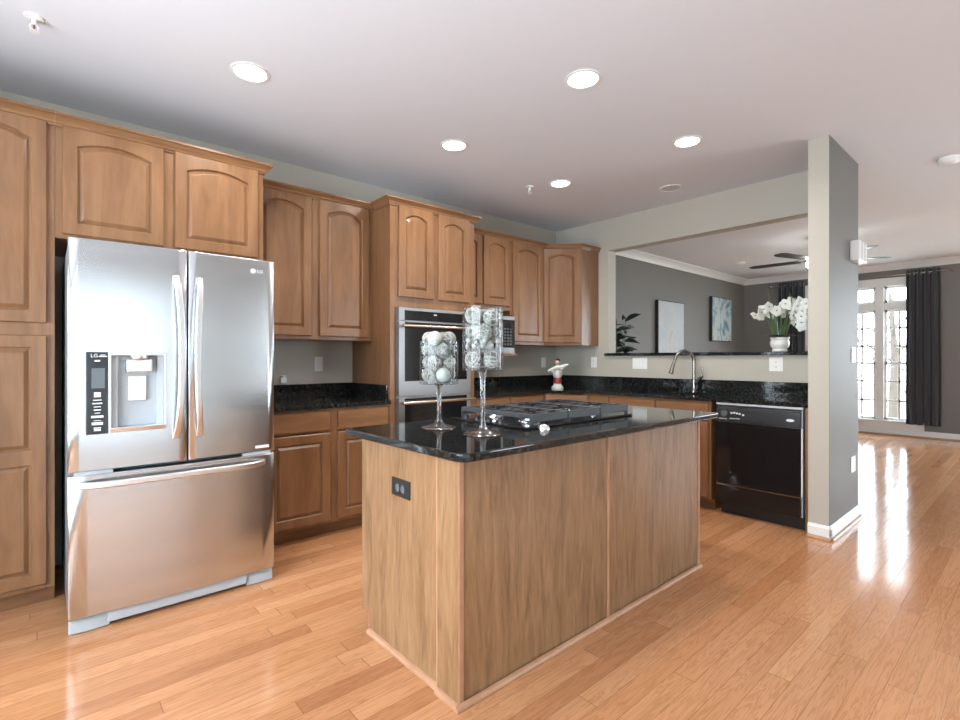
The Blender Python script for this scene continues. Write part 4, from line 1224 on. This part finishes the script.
curtain('dark charcoal grommet curtain left of the window, behind the flowers', 2.87, 3.27, .20)

# ------------------------------------------------------------------ ceiling fixtures
def downlight(x, y, label, lit=True):
    o = thing('recessed_light', label, 'ceiling light', (x, y, CEIL), 'recessed kitchen lights')
    obj('trim_ring', MB().lathe([(.078, 0), (.098, 0), (.097, -.004), (.082, -.007), (.078, -.004), (.078, 0)], (x, y, CEIL - .0005), 36), M['white_trim'], o, smooth=True)
    obj('lens', MB().lathe([(.001, 0), (.0775, 0), (.0775, -.002), (.06, -.005), (.001, -.006)], (x, y, CEIL - .0006), 32), M['lens' if lit else 'lens_off'], o, smooth=True)
    if lit:
        l = bpy.data.lights.new('recessed_lamp', 'AREA'); l.shape = 'DISK'; l.size = .15; l.energy = LAMP_W; l.color = (1, .94, .86); l.spread = R(150)
        lo = bpy.data.objects.new('recessed_lamp', l); sc.collection.objects.link(lo); lo.parent = o; lo.location = (0, 0, -.009)
downlight(.834, 2.785, 'lit recessed ceiling light in front of the refrigerator')
downlight(2.205, 1.664, 'lit recessed ceiling light above the island, the largest-looking of the row')
downlight(2.205, 2.785, 'lit recessed ceiling light in front of the oven tower')
downlight(3.372, 2.785, 'lit recessed ceiling light next to the sprinkler near the corner')
downlight(3.385, 1.664, 'lit recessed ceiling light above the aisle by the dishwasher')
downlight(4.203, 2.215, 'unlit recessed ceiling light above the sink', False)
def sprinkler(x, y, label):
    o = thing('sprinkler', label, 'sprinkler', (x, y, CEIL), 'ceiling sprinklers')
    obj('escutcheon', MB().lathe([(.001, 0), (.036, 0), (.034, -.006), (.016, -.010), (.001, -.010)], (x, y, CEIL - .0005), 24), M['white_plastic'], o, smooth=True)
    mb = MB().cyl((x, y, CEIL - .010), (x, y, CEIL - .035), .009, 12)
    mb.tube([(x - .008, y, CEIL - .03), (x - .016, y, CEIL - .045), (x - .004, y, CEIL - .062)], .003, 6); mb.tube([(x + .008, y, CEIL - .03), (x + .016, y, CEIL - .045), (x + .004, y, CEIL - .062)], .003, 6)
    mb.lathe([(.001, 0), (.018, 0), (.018, -.002), (.001, -.003)], (x, y, CEIL - .062), 16)
    obj('head', mb, M['white_plastic'], o, smooth=True)
    obj('bulb', MB().cyl((x, y, CEIL - .036), (x, y, CEIL - .06), .0035, 8), M['red'], o)
sprinkler(-.02, 2.966, 'white ceiling sprinkler above the pantry cabinet')
sprinkler(3.238, 3.02, 'white ceiling sprinkler near the wall cabinets left of a light')
sd = thing('smoke_detector', 'round white smoke detector on the ceiling right of the wall end', 'smoke detector', (5.15, .50, CEIL))
obj('base', MB().lathe([(.001, 0), (.07, 0), (.07, -.012), (.001, -.012)], (5.15, .50, CEIL - .0005), 32), M['white_plastic'], sd, smooth=True)
obj('cover', MB().lathe([(.001, 0), (.062, 0), (.060, -.02), (.045, -.032), (.001, -.034)], (5.15, .50, CEIL - .0128), 32), M['white_plastic'], sd, smooth=True)
sd = thing('smoke_detector', 'small round detector on the living room ceiling left of the fan', 'smoke detector', (8.3, 3.21, CEIL))
obj('base', MB().lathe([(.001, 0), (.06, 0), (.055, -.02), (.03, -.028), (.001, -.028)], (8.3, 3.21, CEIL - .0005), 24), M['white_plastic'], sd, smooth=True)
